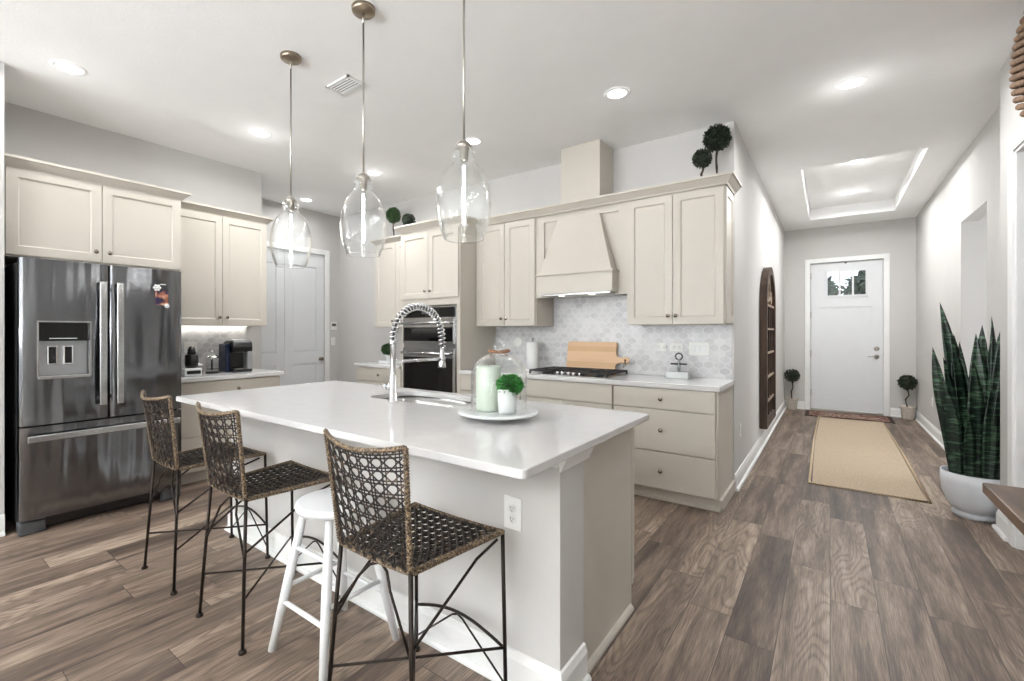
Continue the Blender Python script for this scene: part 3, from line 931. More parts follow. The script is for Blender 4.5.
# double wall oven
t = thing('double_wall_oven', 'stainless and black double wall oven built into the cream cabinet', 'oven', (-3.868, 3.64, 0))
W = 0.775
MB().box(0.0, W, -0.004, 0.58, 0.575, 1.585).build('oven_body', steel_m, t, bevel=0.002)
MB().box(0.012, W - 0.012, -0.022, -0.004, 1.468, 1.572).build('control_panel', blackglass_m, t, bevel=0.003)
MB().box(0.30, 0.46, -0.0235, -0.022, 1.505, 1.54).build('display', grey_m, t)
for z0, z1, hz in ((1.185, 1.46, 1.405), (0.60, 1.135, 1.08)):
    dr = MB().box(0.006, W - 0.006, -0.03, -0.004, z0, z1).build('oven_door', steel_m, t, bevel=0.003)
    MB().box(0.03, W - 0.03, -0.0335, -0.03, z0 + 0.025, hz - 0.045).build('oven_window', blackglass_m, dr)
    mb = MB().tube([(0.03, -0.075, hz), (W - 0.03, -0.075, hz)], 0.014, 12)
    for hx in (0.06, W - 0.06): mb.tube([(hx, -0.028, hz), (hx, -0.075, hz)], 0.009, 8)
    mb.build('oven_handle', steel_m, dr)

# ================================================================ FRIDGE (front faces +X, local x -> world +Y)
t = thing('refrigerator', 'stainless french-door refrigerator with water dispenser standing at the far left', 'refrigerator', (-4.098, 0.557, 0), PI / 2)
FW = 0.915
MB().box(0.004, FW - 0.004, 0.085, 0.80, 0.06, 1.765).build('fridge_case', gasket_m, t, bevel=0.004)


def fdoor(x0, x1, z0, z1, name, hole=None):
    """door with a gently bowed front and rounded vertical edges"""
    bow = 0.014
    wd = x1 - x0

    def front(x):
        u = (x - x0) / wd * 2 - 1
        e = max(0.0, abs(u) - 0.93) / 0.07
        return -bow * (1 - u * u) + 0.010 * e * e

    def col_(a, b_, za, zb):
        xs = sorted({a, b_} | {x0 + wd * k / 48 for k in range(49) if a < x0 + wd * k / 48 < b_})
        poly = [(x, front(x)) for x in xs] + [(b_, 0.075), (a, 0.075)]
        o = len(mb.v); mb.prism(poly, za, zb, 'Z')
        for q in range(len(mb.sm) - len(poly), len(mb.sm) - 3): mb.sm[q] = True
    mb = MB()
    if hole:
        a, b_, c_, e_ = hole
        col_(x0, a, z0, z1); col_(b_, x1, z0, z1); col_(a, b_, z0, c_); col_(a, b_, e_, z1)
        mb.box(a, b_, 0.066, 0.075, c_, e_)
    else: col_(x0, x1, z0, z1)
    o = mb.build(name, fridge_m, t)
    ns = o.modifiers.new('split', 'EDGE_SPLIT'); ns.split_angle = math.radians(35)
    return o


hole = (0.085, 0.345, 1.01, 1.375)
ld = fdoor(0.0, FW / 2 - 0.003, 0.705, 1.785, 'left_door', hole)
rd = fdoor(FW / 2 + 0.003, FW, 0.705, 1.785, 'right_door')
fd = fdoor(0.0, FW, 0.10, 0.695, 'freezer_drawer')
MB().box(hole[0] - 0.008, hole[1] + 0.008, -0.017, 0.004, hole[3] - 0.002, hole[3] + 0.008).box(hole[0] - 0.008, hole[0] + 0.002, -0.017, 0.004, hole[2], hole[3]).box(hole[1] - 0.002, hole[1] + 0.008, -0.017, 0.004, hole[2], hole[3]).build('dispenser_frame', steel_m, ld)
MB().box(hole[0], hole[1], 0.004, 0.06, 1.25, hole[3]).build('dispenser_panel', blackglass_m, ld, bevel=0.006)
MB().box(hole[0] + .002, hole[1] - .002, 0.055, 0.066, hole[2] + .003, 1.255).build('dispenser_back', silver_m, ld)
for hx in (0.135, 0.215):
    p = MB().box(hx, hx + 0.052, 0.035, 0.052, 1.09, 1.215).build('dispenser_paddle', chrome_m, ld, bevel=0.004)
    MB().box(hx + 0.008, hx + 0.044, 0.03, 0.036, 1.1, 1.21).build('paddle_pad', black_m, p)
MB().box(hole[0] - 0.004, hole[1] + 0.004, -0.03, 0.05, hole[2] - 0.012, hole[2] + 0.014).build('drip_tray', steel_m, ld, bevel=0.005)
MB().box(0.14, 0.28, 0.0, 0.004, 1.264, 1.269).build('dispenser_buttons', plate_m, ld)


def fhandle(parent, x, z0, z1):
    mb = MB().box(x - 0.021, x + 0.021, -0.066, -0.050, z0, z1)
    mb.box(x - 0.012, x + 0.012, -0.052, 0.001, z0 + 0.03, z0 + 0.06).box(x - 0.012, x + 0.012, -0.052, 0.001, z1 - 0.06, z1 - 0.03)
    mb.build('door_handle', steel_m, parent, bevel=0.006, seg=3)


fhandle(ld, FW / 2 - 0.048, 0.80, 1.66)
fhandle(rd, FW / 2 + 0.048, 0.80, 1.66)
mb = MB().box(0.03, FW - 0.03, -0.062, -0.046, 0.60, 0.645).box(0.07, 0.10, -0.048, 0.001, 0.61, 0.635).box(FW - 0.1, FW - 0.07, -0.048, 0.001, 0.61, 0.635)
mb.build('door_handle', steel_m, fd, bevel=0.006, seg=3)
for fx in (0.0, FW - 0.13):
    MB().box(fx, fx + 0.13, 0.02, 0.12, 0.0, 0.085).build('fridge_foot', grey_m, t, bevel=0.01)
MB().box(0.1, FW - 0.1, 0.06, 0.1, 0.02, 0.095).build('kick_grille', black_m, t)
MB().box(0.02, 0.1, 0.01, 0.12, 1.766, 1.79).build('hinge_cover', grey_m, t, bevel=0.004)
MB().box(0.735, 0.80, -0.0125, -0.008, 1.670, 1.677).build('brand_badge', plate_m, rd)

# photo and flower magnets on the fridge door
PX = -4.084
tag(MB().box(PX, PX + 0.003, 1.288, 1.372, 1.515, 1.63).build('photo_print', photo_m), 'small colour photo stuck on the fridge right door', 'photo')


def flower(y, z, r):
    mb = MB()
    for k in range(6):
        a = k * PI / 3
        c_ = Vector((PX + 0.006, y + math.cos(a) * r * 0.62, z + math.sin(a) * r * 0.62))
        mb.lathe([(0.0001, -0.002), (r * 0.30, -0.001), (r * 0.30, 0.002), (0.0001, 0.003)], c_, 10, 'X')
    mb.lathe([(r * 0.3, -0.003), (r * 0.26, 0.005), (0.0001, 0.006)], (PX + 0.006, y, z), 10, 'X')
    return mb.build('flower_magnet', petal_m)


tag(flower(1.297, 1.645, 0.03), 'white flower magnet at the top of the fridge photo', 'magnet')
tag(flower(1.362, 1.510, 0.02), 'small pale flower magnet below the fridge photo', 'magnet')

# ================================================================ ISLAND
t = thing('kitchen_island', 'large kitchen island base with pale knee wall and cream end panel', 'island', (0, 0, 0))
IX0, IX1 = -3.17, -0.745
MB().box(IX0, IX1, 1.43, 1.62, 0, 0.8845).build('knee_wall', wall_m, t)
MB().box(IX0 + 0.03, -2.30, 1.62, 2.18, 0.0, 0.8845).box(-1.52, IX1 - 0.012, 1.62, 2.18, 0.0, 0.8845).box(-2.30, -1.52, 1.62, 1.79, 0, 0.8845).box(-2.30, -1.52, 1.79, 2.18, 0, 0.66).box(IX0 + 0.03, IX1 - 0.012, 2.185, 2.21, 0.1, 0.8845).build('cabinet_body', cab_m, t)
mb = MB().sweep([(IX0, 1.62), (IX0, 1.43), (IX1, 1.43), (IX1, 1.62)][::1], BB)
mb.build('baseboard', trim_m, t)
TOP = [(0, 0.825), (0.006, 0.825), (0.008, 0.835), (0.016, 0.85), (0.024, 0.866), (0.03, 0.885), (0, 0.885)]
MB().sweep([(IX1, 1.425), (IX1, 1.66)], TOP).box(IX1 - 0.03, IX1, 1.405, 1.43, 0.845, 0.885).build('cap_molding', trim_m, t)
MB().sweep([(IX1 - 0.012, 1.62), (IX1 - 0.012, 2.16)], [(0, 0), (0.02, 0), (0.018, 0.012), (0.01, 0.02), (0, 0.022)]).build('shoe_molding', cab_m, t)
for k in range(4):
    x0 = IX0 + 0.04 + k * 0.595
    o = MB().box(x0, x0 + 0.585, 2.21, 2.23, 0.11, 0.87).build('cabinet_door', cab_m, t, bevel=0.003)
# countertop with sink cut-out
SX0, SX1, SY0, SY1 = -2.26, -1.56, 1.81, 2.175
CX0, CX1, CY0, CY1 = -3.21, -0.695, 1.115, 2.265


def rounded_rect(x0, x1, y0, y1, r, n=6):
    pts = []
    for cx_, cy_, a0 in ((x1 - r, y1 - r, 0), (x0 + r, y1 - r, PI / 2), (x0 + r, y0 + r, PI), (x1 - r, y0 + r, 3 * PI / 2)):
        for k in range(n + 1):
            a = a0 + PI / 2 * k / n
            pts.append((cx_ + r * math.cos(a), cy_ + r * math.sin(a)))
    return pts


def counter_with_hole():
    bm = bmesh.new()
    out = rounded_rect(CX0, CX1, CY0, CY1, 0.02)
    inn = rounded_rect(SX0, SX1, SY0, SY1, 0.07)
    vo = [bm.verts.new((x, y, 0.915)) for x, y in out]
    vi = [bm.verts.new((x, y, 0.915)) for x, y in inn]
    eo = [bm.edges.new((vo[i], vo[(i + 1) % len(vo)])) for i in range(len(vo))]
    ei = [bm.edges.new((vi[i], vi[(i + 1) % len(vi)])) for i in range(len(vi))]
    # bridge ring to ring by equal counts
    for i in range(len(vo)):
        j = (i + 1) % len(vo)
        bm.faces.new((vo[i], vo[j], vi[j], vi[i]))
    r = bmesh.ops.extrude_face_region(bm, geom=bm.faces[:])
    for v in [g for g in r['geom'] if isinstance(g, bmesh.types.BMVert)]: v.co.z = 0.8855
    bmesh.ops.recalc_face_normals(bm, faces=bm.faces)
    me = bpy.data.meshes.new('island_countertop'); bm.to_mesh(me); bm.free()
    me.materials.append(quartz_m)
    o = bpy.data.objects.new('island_countertop', me); C.objects.link(o)
    b = o.modifiers.new('bevel', 'BEVEL'); b.width = 0.004; b.segments = 2; b.limit_method = 'ANGLE'; b.angle_limit = math.radians(60)
    return o


tag(counter_with_hole(), 'large glossy white quartz island countertop with a sink cut-out', 'countertop')
# sink
bm = bmesh.new()
levels = [(0.0, 0.8845, 0.075), (0.0, 0.75, 0.075), (0.02, 0.70, 0.07), (0.06, 0.69, 0.05)]
rings = []
for ins, z, r in levels:
    rings.append([bm.verts.new((x, y, z)) for x, y in rounded_rect(SX0 - 0.004 + ins, SX1 + 0.004 - ins, SY0 - 0.004 + ins, SY1 + 0.004 - ins, r)])
for a, b_ in zip(rings, rings[1:]):
    for i in range(len(a)):
        j = (i + 1) % len(a); bm.faces.new((a[i], a[j], b_[j], b_[i]))
bm.faces.new(rings[-1])
for f in bm.faces: f.smooth = True
bmesh.ops.recalc_face_normals(bm, faces=bm.faces)
me = bpy.data.meshes.new('kitchen_sink'); bm.to_mesh(me); bm.free(); me.materials.append(sink_m)
sk = bpy.data.objects.new('kitchen_sink', me); C.objects.link(sk)
so = sk.modifiers.new('solid', 'SOLIDIFY'); so.thickness = 0.003; so.offset = 1
tag(sk, 'stainless undermount sink in the island countertop', 'sink')
MB().lathe([(0.04, 0.691), (0.04, 0.694), (0.028, 0.6935), (0.026, 0.690)], ((SX0 + SX1) / 2, 1.99, 0), 20).build('drain', chrome_m, sk)

# faucet
t = thing('kitchen_faucet', 'tall chrome spring-neck faucet at the island sink', 'faucet', (-1.964, 1.762, 0.9155))
MB().lathe([(0.03, 0), (0.03, 0.006), (0.024, 0.010), (0.0235, 0.15), (0.018, 0.155), (0.0165, 0.16), (0.0165, 0.32), (0.019, 0.325), (0.019, 0.345), (0.012, 0.35)], n=24).build('faucet_body', chrome_m, t)
arc = []
R_ = 0.205
for k in range(25):
    a = PI - PI * k / 24
    arc.append(Vector((0, R_ + R_ * math.cos(a), 0.345 + R_ * 0.98 * math.sin(a))))
arc.append(Vector((0, 2 * R_, 0.30)))
MB().tube(arc, 0.007, 10).build('hose', grey_m, t)
# spring coil around the hose
def coil(path, r, turns, wire, n=10):
    L = [0]
    for a, b_ in zip(path, path[1:]): L.append(L[-1] + (b_ - a).length)
    tot = L[-1]; pts = []; S = int(turns * n)
    for s in range(S + 1):
        d = tot * s / S
        i = 0
        while i < len(L) - 2 and L[i + 1] < d: i += 1
        f = (d - L[i]) / max(1e-9, L[i + 1] - L[i])
        p = path[i].lerp(path[i + 1], f)
        tg = (path[i + 1] - path[i]).normalized()
        u = Vector((1, 0, 0)); v = tg.cross(u).normalized()
        a = 2 * PI * s / n
        pts.append(p + (u * math.cos(a) + v * math.sin(a)) * r)
    return MB().tube(pts, wire, 6)


coil(arc, 0.021, 27, 0.0042).build('spring', chrome_m, t)
MB().lathe([(0.012, 0.30), (0.013, 0.27), (0.016, 0.262), (0.0165, 0.215), (0.022, 0.20), (0.025, 0.175), (0.024, 0.168), (0.0, 0.168)], (0, 2 * R_, 0), 20).build('spray_head', chrome_m, t)
MB().tube([(0, 0.005, 0.225), (0, 2 * R_ - 0.02, 0.225)], 0.010, 10).lathe([(0.021, -0.012), (0.021, 0.012)], (0, 2 * R_, 0.225), 18).build('support_arm', chrome_m, t)
mb = MB().tube([(0, 0, 0.085), (-0.045, -0.008, 0.085)], 0.016, 14).tube([(-0.045, -0.008, 0.085), (-0.062, -0.01, 0.086)], [0.019, 0.015], 14).tube([(-0.052, -0.008, 0.085), (-0.09, -0.014, 0.092)], [0.007, 0.005], 8)
mb.build('lever_handle', chrome_m, t)

# ================================================================ STOOLS
SW0, SW1, SD, SZ = 0.163, 0.215, 0.425, 0.60       # half width back/front, depth, height
Y0 = -0.23                                          # back edge of the seat, local


def seat_map(u, v):
    """u across -1..1, v 0 back .. 1 front"""
    hw = SW0 + (SW1 - SW0) * v
    return Vector((u * hw, Y0 + SD * v, SZ - 0.012 * (1 - u * u) * math.sin(PI * v) + 0.006 * u * u))


def back_map(u, v):
    hw = 0.166 + 0.022 * v
    bow = (1 - u * u)
    return Vector((u * hw, Y0 - 0.005 - 0.042 * v - 0.034 * v * bow - 0.012 * bow, SZ + 0.01 + 0.375 * v - 0.022 * bow * v * v))


def cane(mapf, nu, nv, r, dbl=0.16):
    """six-way cane weave: double warps, double wefts and two diagonals"""
    mb = MB(); M = 10

    def strand(fn, lift, rr):
        pts = []
        for k in range(M + 1):
            u, v = fn(k / M)
            p = mapf(max(-1, min(1, u)), max(0, min(1, v)))
            pts.append(p + LIFT * lift)
        mb.tube(pts, rr, 4, caps=False)
    for i in range(nu):
        for s in (-dbl, dbl):
            u = -1 + 2 * (i + 0.5 + s) / nu
            strand(lambda t_: (u, t_), 0.0, r)
    for j in range(nv):
        for s in (-dbl, dbl):
            v = (j + 0.5 + s) / nv
            strand(lambda t_: (-1 + 2 * t_, v), 0.0016, r)
    # diagonals in cell coordinates
    for sg in (1, -1):
        for c_ in range(-nv - 1, nu + 1):
            # line: U - sg*V = c in cell units, offset by half a cell so it cuts the corners of each hole
            cc = (c_ if sg == 1 else c_ + nv) + 0.5
            lo, hi = 0.0, float(nv)
            # U = cc + sg*V within 0..nu
            if sg == 1: lo = max(lo, -cc); hi = min(hi, nu - cc)
            else: lo = max(lo, cc - nu); hi = min(hi, cc)
            if hi - lo < 0.4: continue
            strand(lambda t_: (-1 + 2 * (cc + sg * (lo + (hi - lo) * t_)) / nu, (lo + (hi - lo) * t_) / nv), -0.0016 if sg > 0 else 0.003, r * 1.0)
    return mb


def wrapped(mapf, path, r, pitch=0.009):
    pts = [mapf(u, v) for u, v in path]
    mb = MB().tube(pts, r, 8)
    mb2 = coil(pts, r, max(6, int(sum((b_ - a).length for a, b_ in zip(pts, pts[1:])) / pitch)), r * 0.42, 8)
    o = len(mb.v); mb.v += mb2.v; mb.f += [[i + o for i in f] for f in mb2.f]; mb.sm += mb2.sm
    return mb


stool = thing('bar_stool', 'x', 'bar stool', (0, 0, 0))
LIFT = Vector((0, 0, 1)); seat = cane(seat_map, 12, 12, 0.0032, 0.13).build('seat', strand_m, stool, fix=False)
rim = [(-1, 0)] + [(-1, k / 6) for k in range(1, 7)] + [(-1 + k / 4, 1) for k in range(1, 9)] + [(1, 1 - k / 6) for k in range(1, 7)]
wrapped(seat_map, rim + [(1 - k / 4, 0) for k in range(1, 9)], 0.008).build('seat_rim', wrap_m, seat, fix=False)
LIFT = Vector((0, 1, 0)); back = cane(back_map, 8, 9, 0.0026, 0.13).build('backrest', strand_m, stool, fix=False)
wrapped(back_map, [(-1, k / 8) for k in range(9)] + [(-1 + k / 6, 1) for k in range(1, 13)] + [(1, 1 - k / 8) for k in range(1, 9)], 0.0072).build('back_rim', wrap_m, back, fix=False)
LR = 0.0075


def foot(mb, p): mb.lathe([(0.0001, 0.016), (0.012, 0.014), (0.016, 0.006), (0.016, 0.0)], p, 12)


legs = {}
for sx in (-1, 1):
    a = seat_map(sx, 0); b_ = Vector((sx * 0.205, Y0 - 0.035, 0))
    mb = MB().tube([a + Vector((0, 0, 0.02)), b_], LR, 8); foot(mb, b_); mb.build('leg', iron_m, stool); legs['b', sx] = (a, b_)
    a = seat_map(sx, 1); b2 = Vector((sx * 0.222, Y0 + SD + 0.012, 0))
    mb = MB().tube([a, b2], LR, 8); foot(mb, b2); mb.build('leg', iron_m, stool); legs['f', sx] = (a, b2)


def on(leg, z):
    a, b_ = legs[leg]; f = (a.z - z) / (a.z - b_.z); return a.lerp(b_, f)


for sx in (-1, 1):
    MB().tube([on(('b', sx), 0.20 + 0.006 * sx), on(('f', -sx), 0.20 + 0.006 * sx)], 0.005, 6).build('cross_stretcher', iron_m, stool)
    p0, p1 = on(('b', sx), 0.39), seat_map(sx, 0.93) + Vector((0, 0, -0.02))
    top = p0.lerp(p1, 0.72) + Vector((0, 0.0, 0.025))
    MB().tube([p0, p0.lerp(top, 0.5), top, p1], 0.005, 6).build('side_brace', iron_m, stool)
# rear inverted V, bent under the seat
for sx in (-1, 1):
    MB().tube([on(('b', sx), 0.36), Vector((sx * 0.075, Y0 + 0.0, SZ - 0.075)), Vector((sx * 0.04, Y0 + 0.02, SZ - 0.035)), Vector((0, Y0 + 0.03, SZ - 0.02))], 0.005, 6).build('back_brace', iron_m, stool)
fr = [on(('f', -1), 0.19), on(('f', 1), 0.19)]
pts = []
for k in range(13):
    f = k / 12; p = fr[0].lerp(fr[1], f); pts.append(p + Vector((0, 0.0, 0.05 * math.sin(PI * f))))
MB().tube(pts, 0.006, 6).build('front_arch', iron_m, stool)
for sx in (-1, 1):
    MB().tube([Vector((0, fr[0].y, 0.232)), Vector((sx * 0.025, fr[0].y, 0.222)), on(('f', sx), 0.06)], 0.004, 6).build('front_brace', iron_m, stool)

G = 'woven rattan stools along the island'
STOOLS = [(-1.137, 1.155, 0.0, 'woven rattan bar stool nearest the viewer, beside the island outlet'),
          (-2.115, 1.17, 0.0, 'middle woven rattan bar stool, left of the white round stool'),
          (-2.825, 1.17, 0.0, 'farthest woven rattan bar stool, closest to the stainless fridge')]
for i, (x, y, rz, lb) in enumerate(STOOLS):
    o = stool if i == 0 else copy_tree(stool)
    o.location = (x, y, 0); o.rotation_euler = (0, 0, rz); o['label'] = lb; o['group'] = G
    if i == 0: o.scale = (1, 0.93, 1)
    else: o.scale = (1, 1, 1)

# white round stool
t = thing('round_stool', 'white painted round wooden stool tucked between two rattan stools', 'stool', (-1.655, 1.165, 0))
MB().lathe([(0.0001, 0.575), (0.135, 0.575), (0.152, 0.582), (0.158, 0.595), (0.154, 0.609), (0.14, 0.614), (0.0001, 0.612)], n=40).build('seat', whitewood_m, t)
lg = []
for sx, sy in ((-1, -1), (1, -1), (1, 1), (-1, 1)):
    a = Vector((sx * 0.085, sy * 0.085, 0.58)); b_ = Vector((sx * 0.178, sy * 0.178, 0))
    lg.append((a, b_))
    m_ = a.lerp(b_, 0.45)
    MB().tube([a, m_, b_], [0.015, 0.020, 0.0155], 14).build('leg', whitewood_m, t)
for k, z1, z2 in ((0, 0.20, 0.42), (1, 0.26, 0.36), (2, 0.20, 0.42), (3, 0.26, 0.36)):
    A, B = lg[k], lg[(k + 1) % 4]
    for z in (z1, z2) if k % 2 == 0 else (z1, ):
        f = (0.58 - z) / 0.58
        MB().tube([A[0].lerp(A[1], f), B[0].lerp(B[1], f)], 0.0095, 10).build('rung', whitewood_m, t)

# ================================================================ PENDANTS
t = thing('pendant_light', 'x', 'pendant light', (0, 0, 0))
MB().lathe([(0.0001, H - 0.026), (0.056, H - 0.026), (0.062, H - 0.02), (0.063, H - 0.0005)], n=32).build('canopy', bronze_m, t)
mb = MB().tube([(0, 0, H - 0.024), (0, 0, H - 0.085)], 0.0045, 8)
mb.lathe([(0.0075, H - 0.05), (0.0075, H - 0.062)], n=12)
mb.tube([(0, 0, H - 0.08), (0, 0, 2.15)], 0.0052, 10)
mb.build('rod', nickel_m, t)
MB().lathe([(0.006, 2.165), (0.02, 2.158), (0.036, 2.14), (0.038, 2.132), (0.02, 2.128), (0.019, 2.075), (0.014, 2.07)], n=28).build('socket', nickel_m, t)
prof = [(0.030, 2.128), (0.046, 2.122), (0.052, 2.108), (0.050, 2.092), (0.044, 2.078), (0.050, 2.066), (0.075, 2.040), (0.098, 2.005), (0.113, 1.960), (0.121, 1.915), (0.123, 1.87), (0.118, 1.82), (0.108, 1.775), (0.097, 1.740), (0.090, 1.725)]
sh = MB().lathe(prof, n=48, cap0=False, cap1=False)
sh.lathe([(r - 0.0035, z) for r, z in prof], n=48, cap0=False, cap1=False)
sh.lathe([(0.0865, 1.7255), (0.088, 1.722), (0.090, 1.7255)], n=48, cap0=False, cap1=False)
sh.build('glass_shade', glass_m, t, fix=False)
bl = MB().lathe([(0.012, 2.075), (0.014, 2.06), (0.015, 2.0), (0.015, 1.80), (0.010, 1.785), (0.0001, 1.782)], n=20, cap0=False).build('bulb', pane_m, t)
mb = MB()
for k in range(4):
    a = k * PI / 2
    mb.tube([(0.003 * math.cos(a), 0.003 * math.sin(a), 2.05), (0.004 * math.cos(a), 0.004 * math.sin(a), 1.79)], 0.003, 6)
mb.build('filament', filament_m, bl)
for i, (x, lb) in enumerate(((-2.718, 'clear glass pendant light farthest left, above the sink end of the island'),
                             (-2.004, 'middle clear glass pendant light of the three over the island'),
                             (-1.305, 'rightmost clear glass pendant light, largest in view'))):
    o = t if i == 0 else copy_tree(t)
    o.location = (x, 1.588, 0); o['label'] = lb; o['group'] = 'glass pendants over the island'

# ================================================================ RECESSED LIGHTS
t = thing('recessed_light', 'x', 'ceiling light', (0, 0, 0))
MB().lathe([(0.066, -0.001), (0.066, -0.006), (0.088, -0.006), (0.094, -0.0005)], n=32, cap0=False, cap1=False).build('trim_ring', ceil_m, t)
MB().lathe([(0.067, -0.004), (0.067, -0.001)], n=32).build('lens', lens_m, t)
area_light('downlight', (0, 0, -0.012), (0, 0, 0), 0.12, 0.12, DOWN_POWER, (0.985, 0.99, 1.0), spread=168, shape='DISK', parent=t)
dg = bpy.data.lights.new('diffuser_glow', 'POINT'); dg.energy = 1.0; dg.shadow_soft_size = 0.06; dg.color = (0.985, 0.99, 1.0)
dgo = bpy.data.objects.new('diffuser_glow', dg); dgo.location = (0, 0, -0.16); C.objects.link(dgo); dgo.parent = t
LG = 'round recessed ceiling lights'
for i, (x, y, z, lb) in enumerate(((-4.0, 0.775, H, 'recessed ceiling light above the fridge, leftmost in view'),
                                   (-3.98, 2.04, H, 'recessed ceiling light between the fridge cabinets and the vent'),
                                   (-1.24, 3.265, H, 'recessed ceiling light in front of the hood chimney'),
                                   (-2.6, 3.29, H, 'recessed ceiling light right above the rightmost pendant shade'),
                                   (-3.98, 3.30, H, 'recessed ceiling light behind the middle pendant shade'),
                                   (-5.5, 3.43, H, 'recessed ceiling light in front of the pantry doors'),
                                   (0.12, 4.12, H, 'recessed ceiling light at the near end of the hall'),
                                   (0.235, 6.62, H + 0.17, 'nearer recessed light inside the hall ceiling tray'),
                                   (0.23, 8.05, H + 0.17, 'farther recessed light inside the hall ceiling tray'),
                                   (2.1, 3.4, H, 'recessed ceiling light in the side room'))):  # last one is added and unseen, to light the side room
    o = t if i == 0 else copy_tree(t)
    o.location = (x, y, z); o['label'] = lb; o['group'] = LG
    k_ = (3.8 if y > 5 else 2.8) if (-0.5 < x < 1 and y > 3) else 1.5 if x > 1 else (1.0 if x < -5 else 2.0 if y > 3 else 2.3 if y > 1 else 0.8) if x < -3 else 0.35
    for ch in o.children:
        if ch.type == 'LIGHT': ch.data = ch.data.copy(); ch.data.energy = DOWN_POWER * k_ * (0.9 if ch.data.type == 'AREA' else 0.04)

# ceiling vent
t = thing('ceiling_vent', 'white slatted air vent in the ceiling near the middle pendant', 'vent', (-2.725, 2.0, H))
t.scale = (0.84, 0.84, 1)
mb = MB().box(-0.15, 0.15, -0.085, -0.065, -0.012, -0.0005).box(-0.15, 0.15, 0.065, 0.085, -0.012, -0.0005).box(-0.15, -0.13, -0.085, 0.085, -0.012, -0.0005).box(0.13, 0.15, -0.085, 0.085, -0.012, -0.0005)
mb.build('frame', trim_m, t)
MB().box(-0.13, 0.13, -0.065, 0.065, -0.002, -0.0005).build('backing', slot_m, t)
for k in range(5):
    y = -0.052 + k * 0.026
    MB().add([(-0.128, y - 0.007, -0.005), (0.128, y - 0.007, -0.005), (0.128, y + 0.001, -0.011), (-0.128, y + 0.001, -0.011), (-0.128, y - 0.007, -0.007), (0.128, y - 0.007, -0.007), (0.128, y + 0.001, -0.013), (-0.128, y + 0.001, -0.013)],
             [(0, 1, 2, 3), (7, 6, 5, 4), (0, 4, 5, 1), (1, 5, 6, 2), (2, 6, 7, 3), (3, 7, 4, 0)]).build('slat', trim_m, t)


# ================================================================ PLANTS
def leaves_on_ball(c_, r, n, size, m, name, parent, squash=1.0, seed=1):
    rr = random.Random(seed); mb = MB()
    mb.lathe([(0.0001, -r * 0.82 * squash), (r * 0.5, -r * 0.68 * squash), (r * 0.8, -0.25 * r), (r * 0.82, 0.1 * r), (r * 0.6, 0.55 * r * squash), (0.0001, 0.82 * r * squash)], c_, 14)
    for _ in range(n):
        z = rr.uniform(-1, 1); a = rr.uniform(0, 2 * PI); q = math.sqrt(1 - z * z)
        d = Vector((q * math.cos(a), q * math.sin(a), z))
        p = Vector(c_) + Vector((d.x, d.y, d.z * squash)) * r * rr.uniform(0.8, 1.04)
        tg = (d + Vector((rr.uniform(-1, 1), rr.uniform(-1, 1), rr.uniform(-0.6, 1))) * 0.9).normalized()
        sd = tg.cross(Vector((rr.uniform(-1, 1), rr.uniform(-1, 1), rr.uniform(-1, 1)))).normalized()
        up = tg.cross(sd) * 0.15
        s = size * rr.uniform(0.7, 1.3)
        mb.add([p, p + tg * s * 0.5 + sd * s * 0.32 + up * s, p + tg * s, p + tg * s * 0.5 - sd * s * 0.32 + up * s], [(0, 1, 2), (0, 2, 3)])
    return mb.build(name, m, parent, fix=False)


def topiary(label, loc, ball_z, R, trunk=True, pot='round', seed=1, leafm=None, n=900, size=0.022, wob=0.006, group=None, potr=0.05, poth=0.07):
    t = thing('potted_topiary', label, 'plant', loc, 0, group)
    if pot == 'cloth':
        mb = MB().lathe([(0.062, 0), (0.066, 0.02), (0.076, 0.13), (0.085, 0.175), (0.090, 0.20), (0.084, 0.20), (0.075, 0.16), (0.0001, 0.16)], n=24)
        p = mb.build('pot', basketpot_m, t)
        MB().lathe([(0.092, 0.17), (0.094, 0.185), (0.092, 0.2)], n=24, cap0=False, cap1=False).build('pot_rim', basketpot_m, p)
        MB().lathe([(0.0001, 0.185), (0.08, 0.175)], n=20).build('soil', soil_m, t)
        z0 = 0.175
    else:
        MB().lathe([(potr * 0.7, 0), (potr, poth), (potr * 1.06, poth), (potr * 1.06, poth + 0.008), (potr * 0.9, poth + 0.008), (potr * 0.88, poth - 0.006), (0.0001, poth - 0.006)], n=24).build('pot', basketpot_m, t)
        MB().lathe([(potr * 0.87, poth - 0.005), (0.0001, poth + 0.003)], n=16).build('moss', box_m, t)
        z0 = poth - 0.01
    rr = random.Random(seed)
    if trunk:
        pts = [Vector((wob * rr.uniform(-1, 1), wob * rr.uniform(-1, 1), z0 + (ball_z - z0) * k / 6)) for k in range(7)]
        pts2 = [p + Vector((0.007, 0.004, 0)) * math.cos(k * 1.5) for k, p in enumerate(pts)]
        MB().tube(pts, 0.0075, 8).tube(pts2, 0.005, 6).build('trunk', stem_m, t)
    leaves_on_ball((0, 0, ball_z), R, n, size, leafm or box_m, 'foliage', t, seed=seed)
    return t


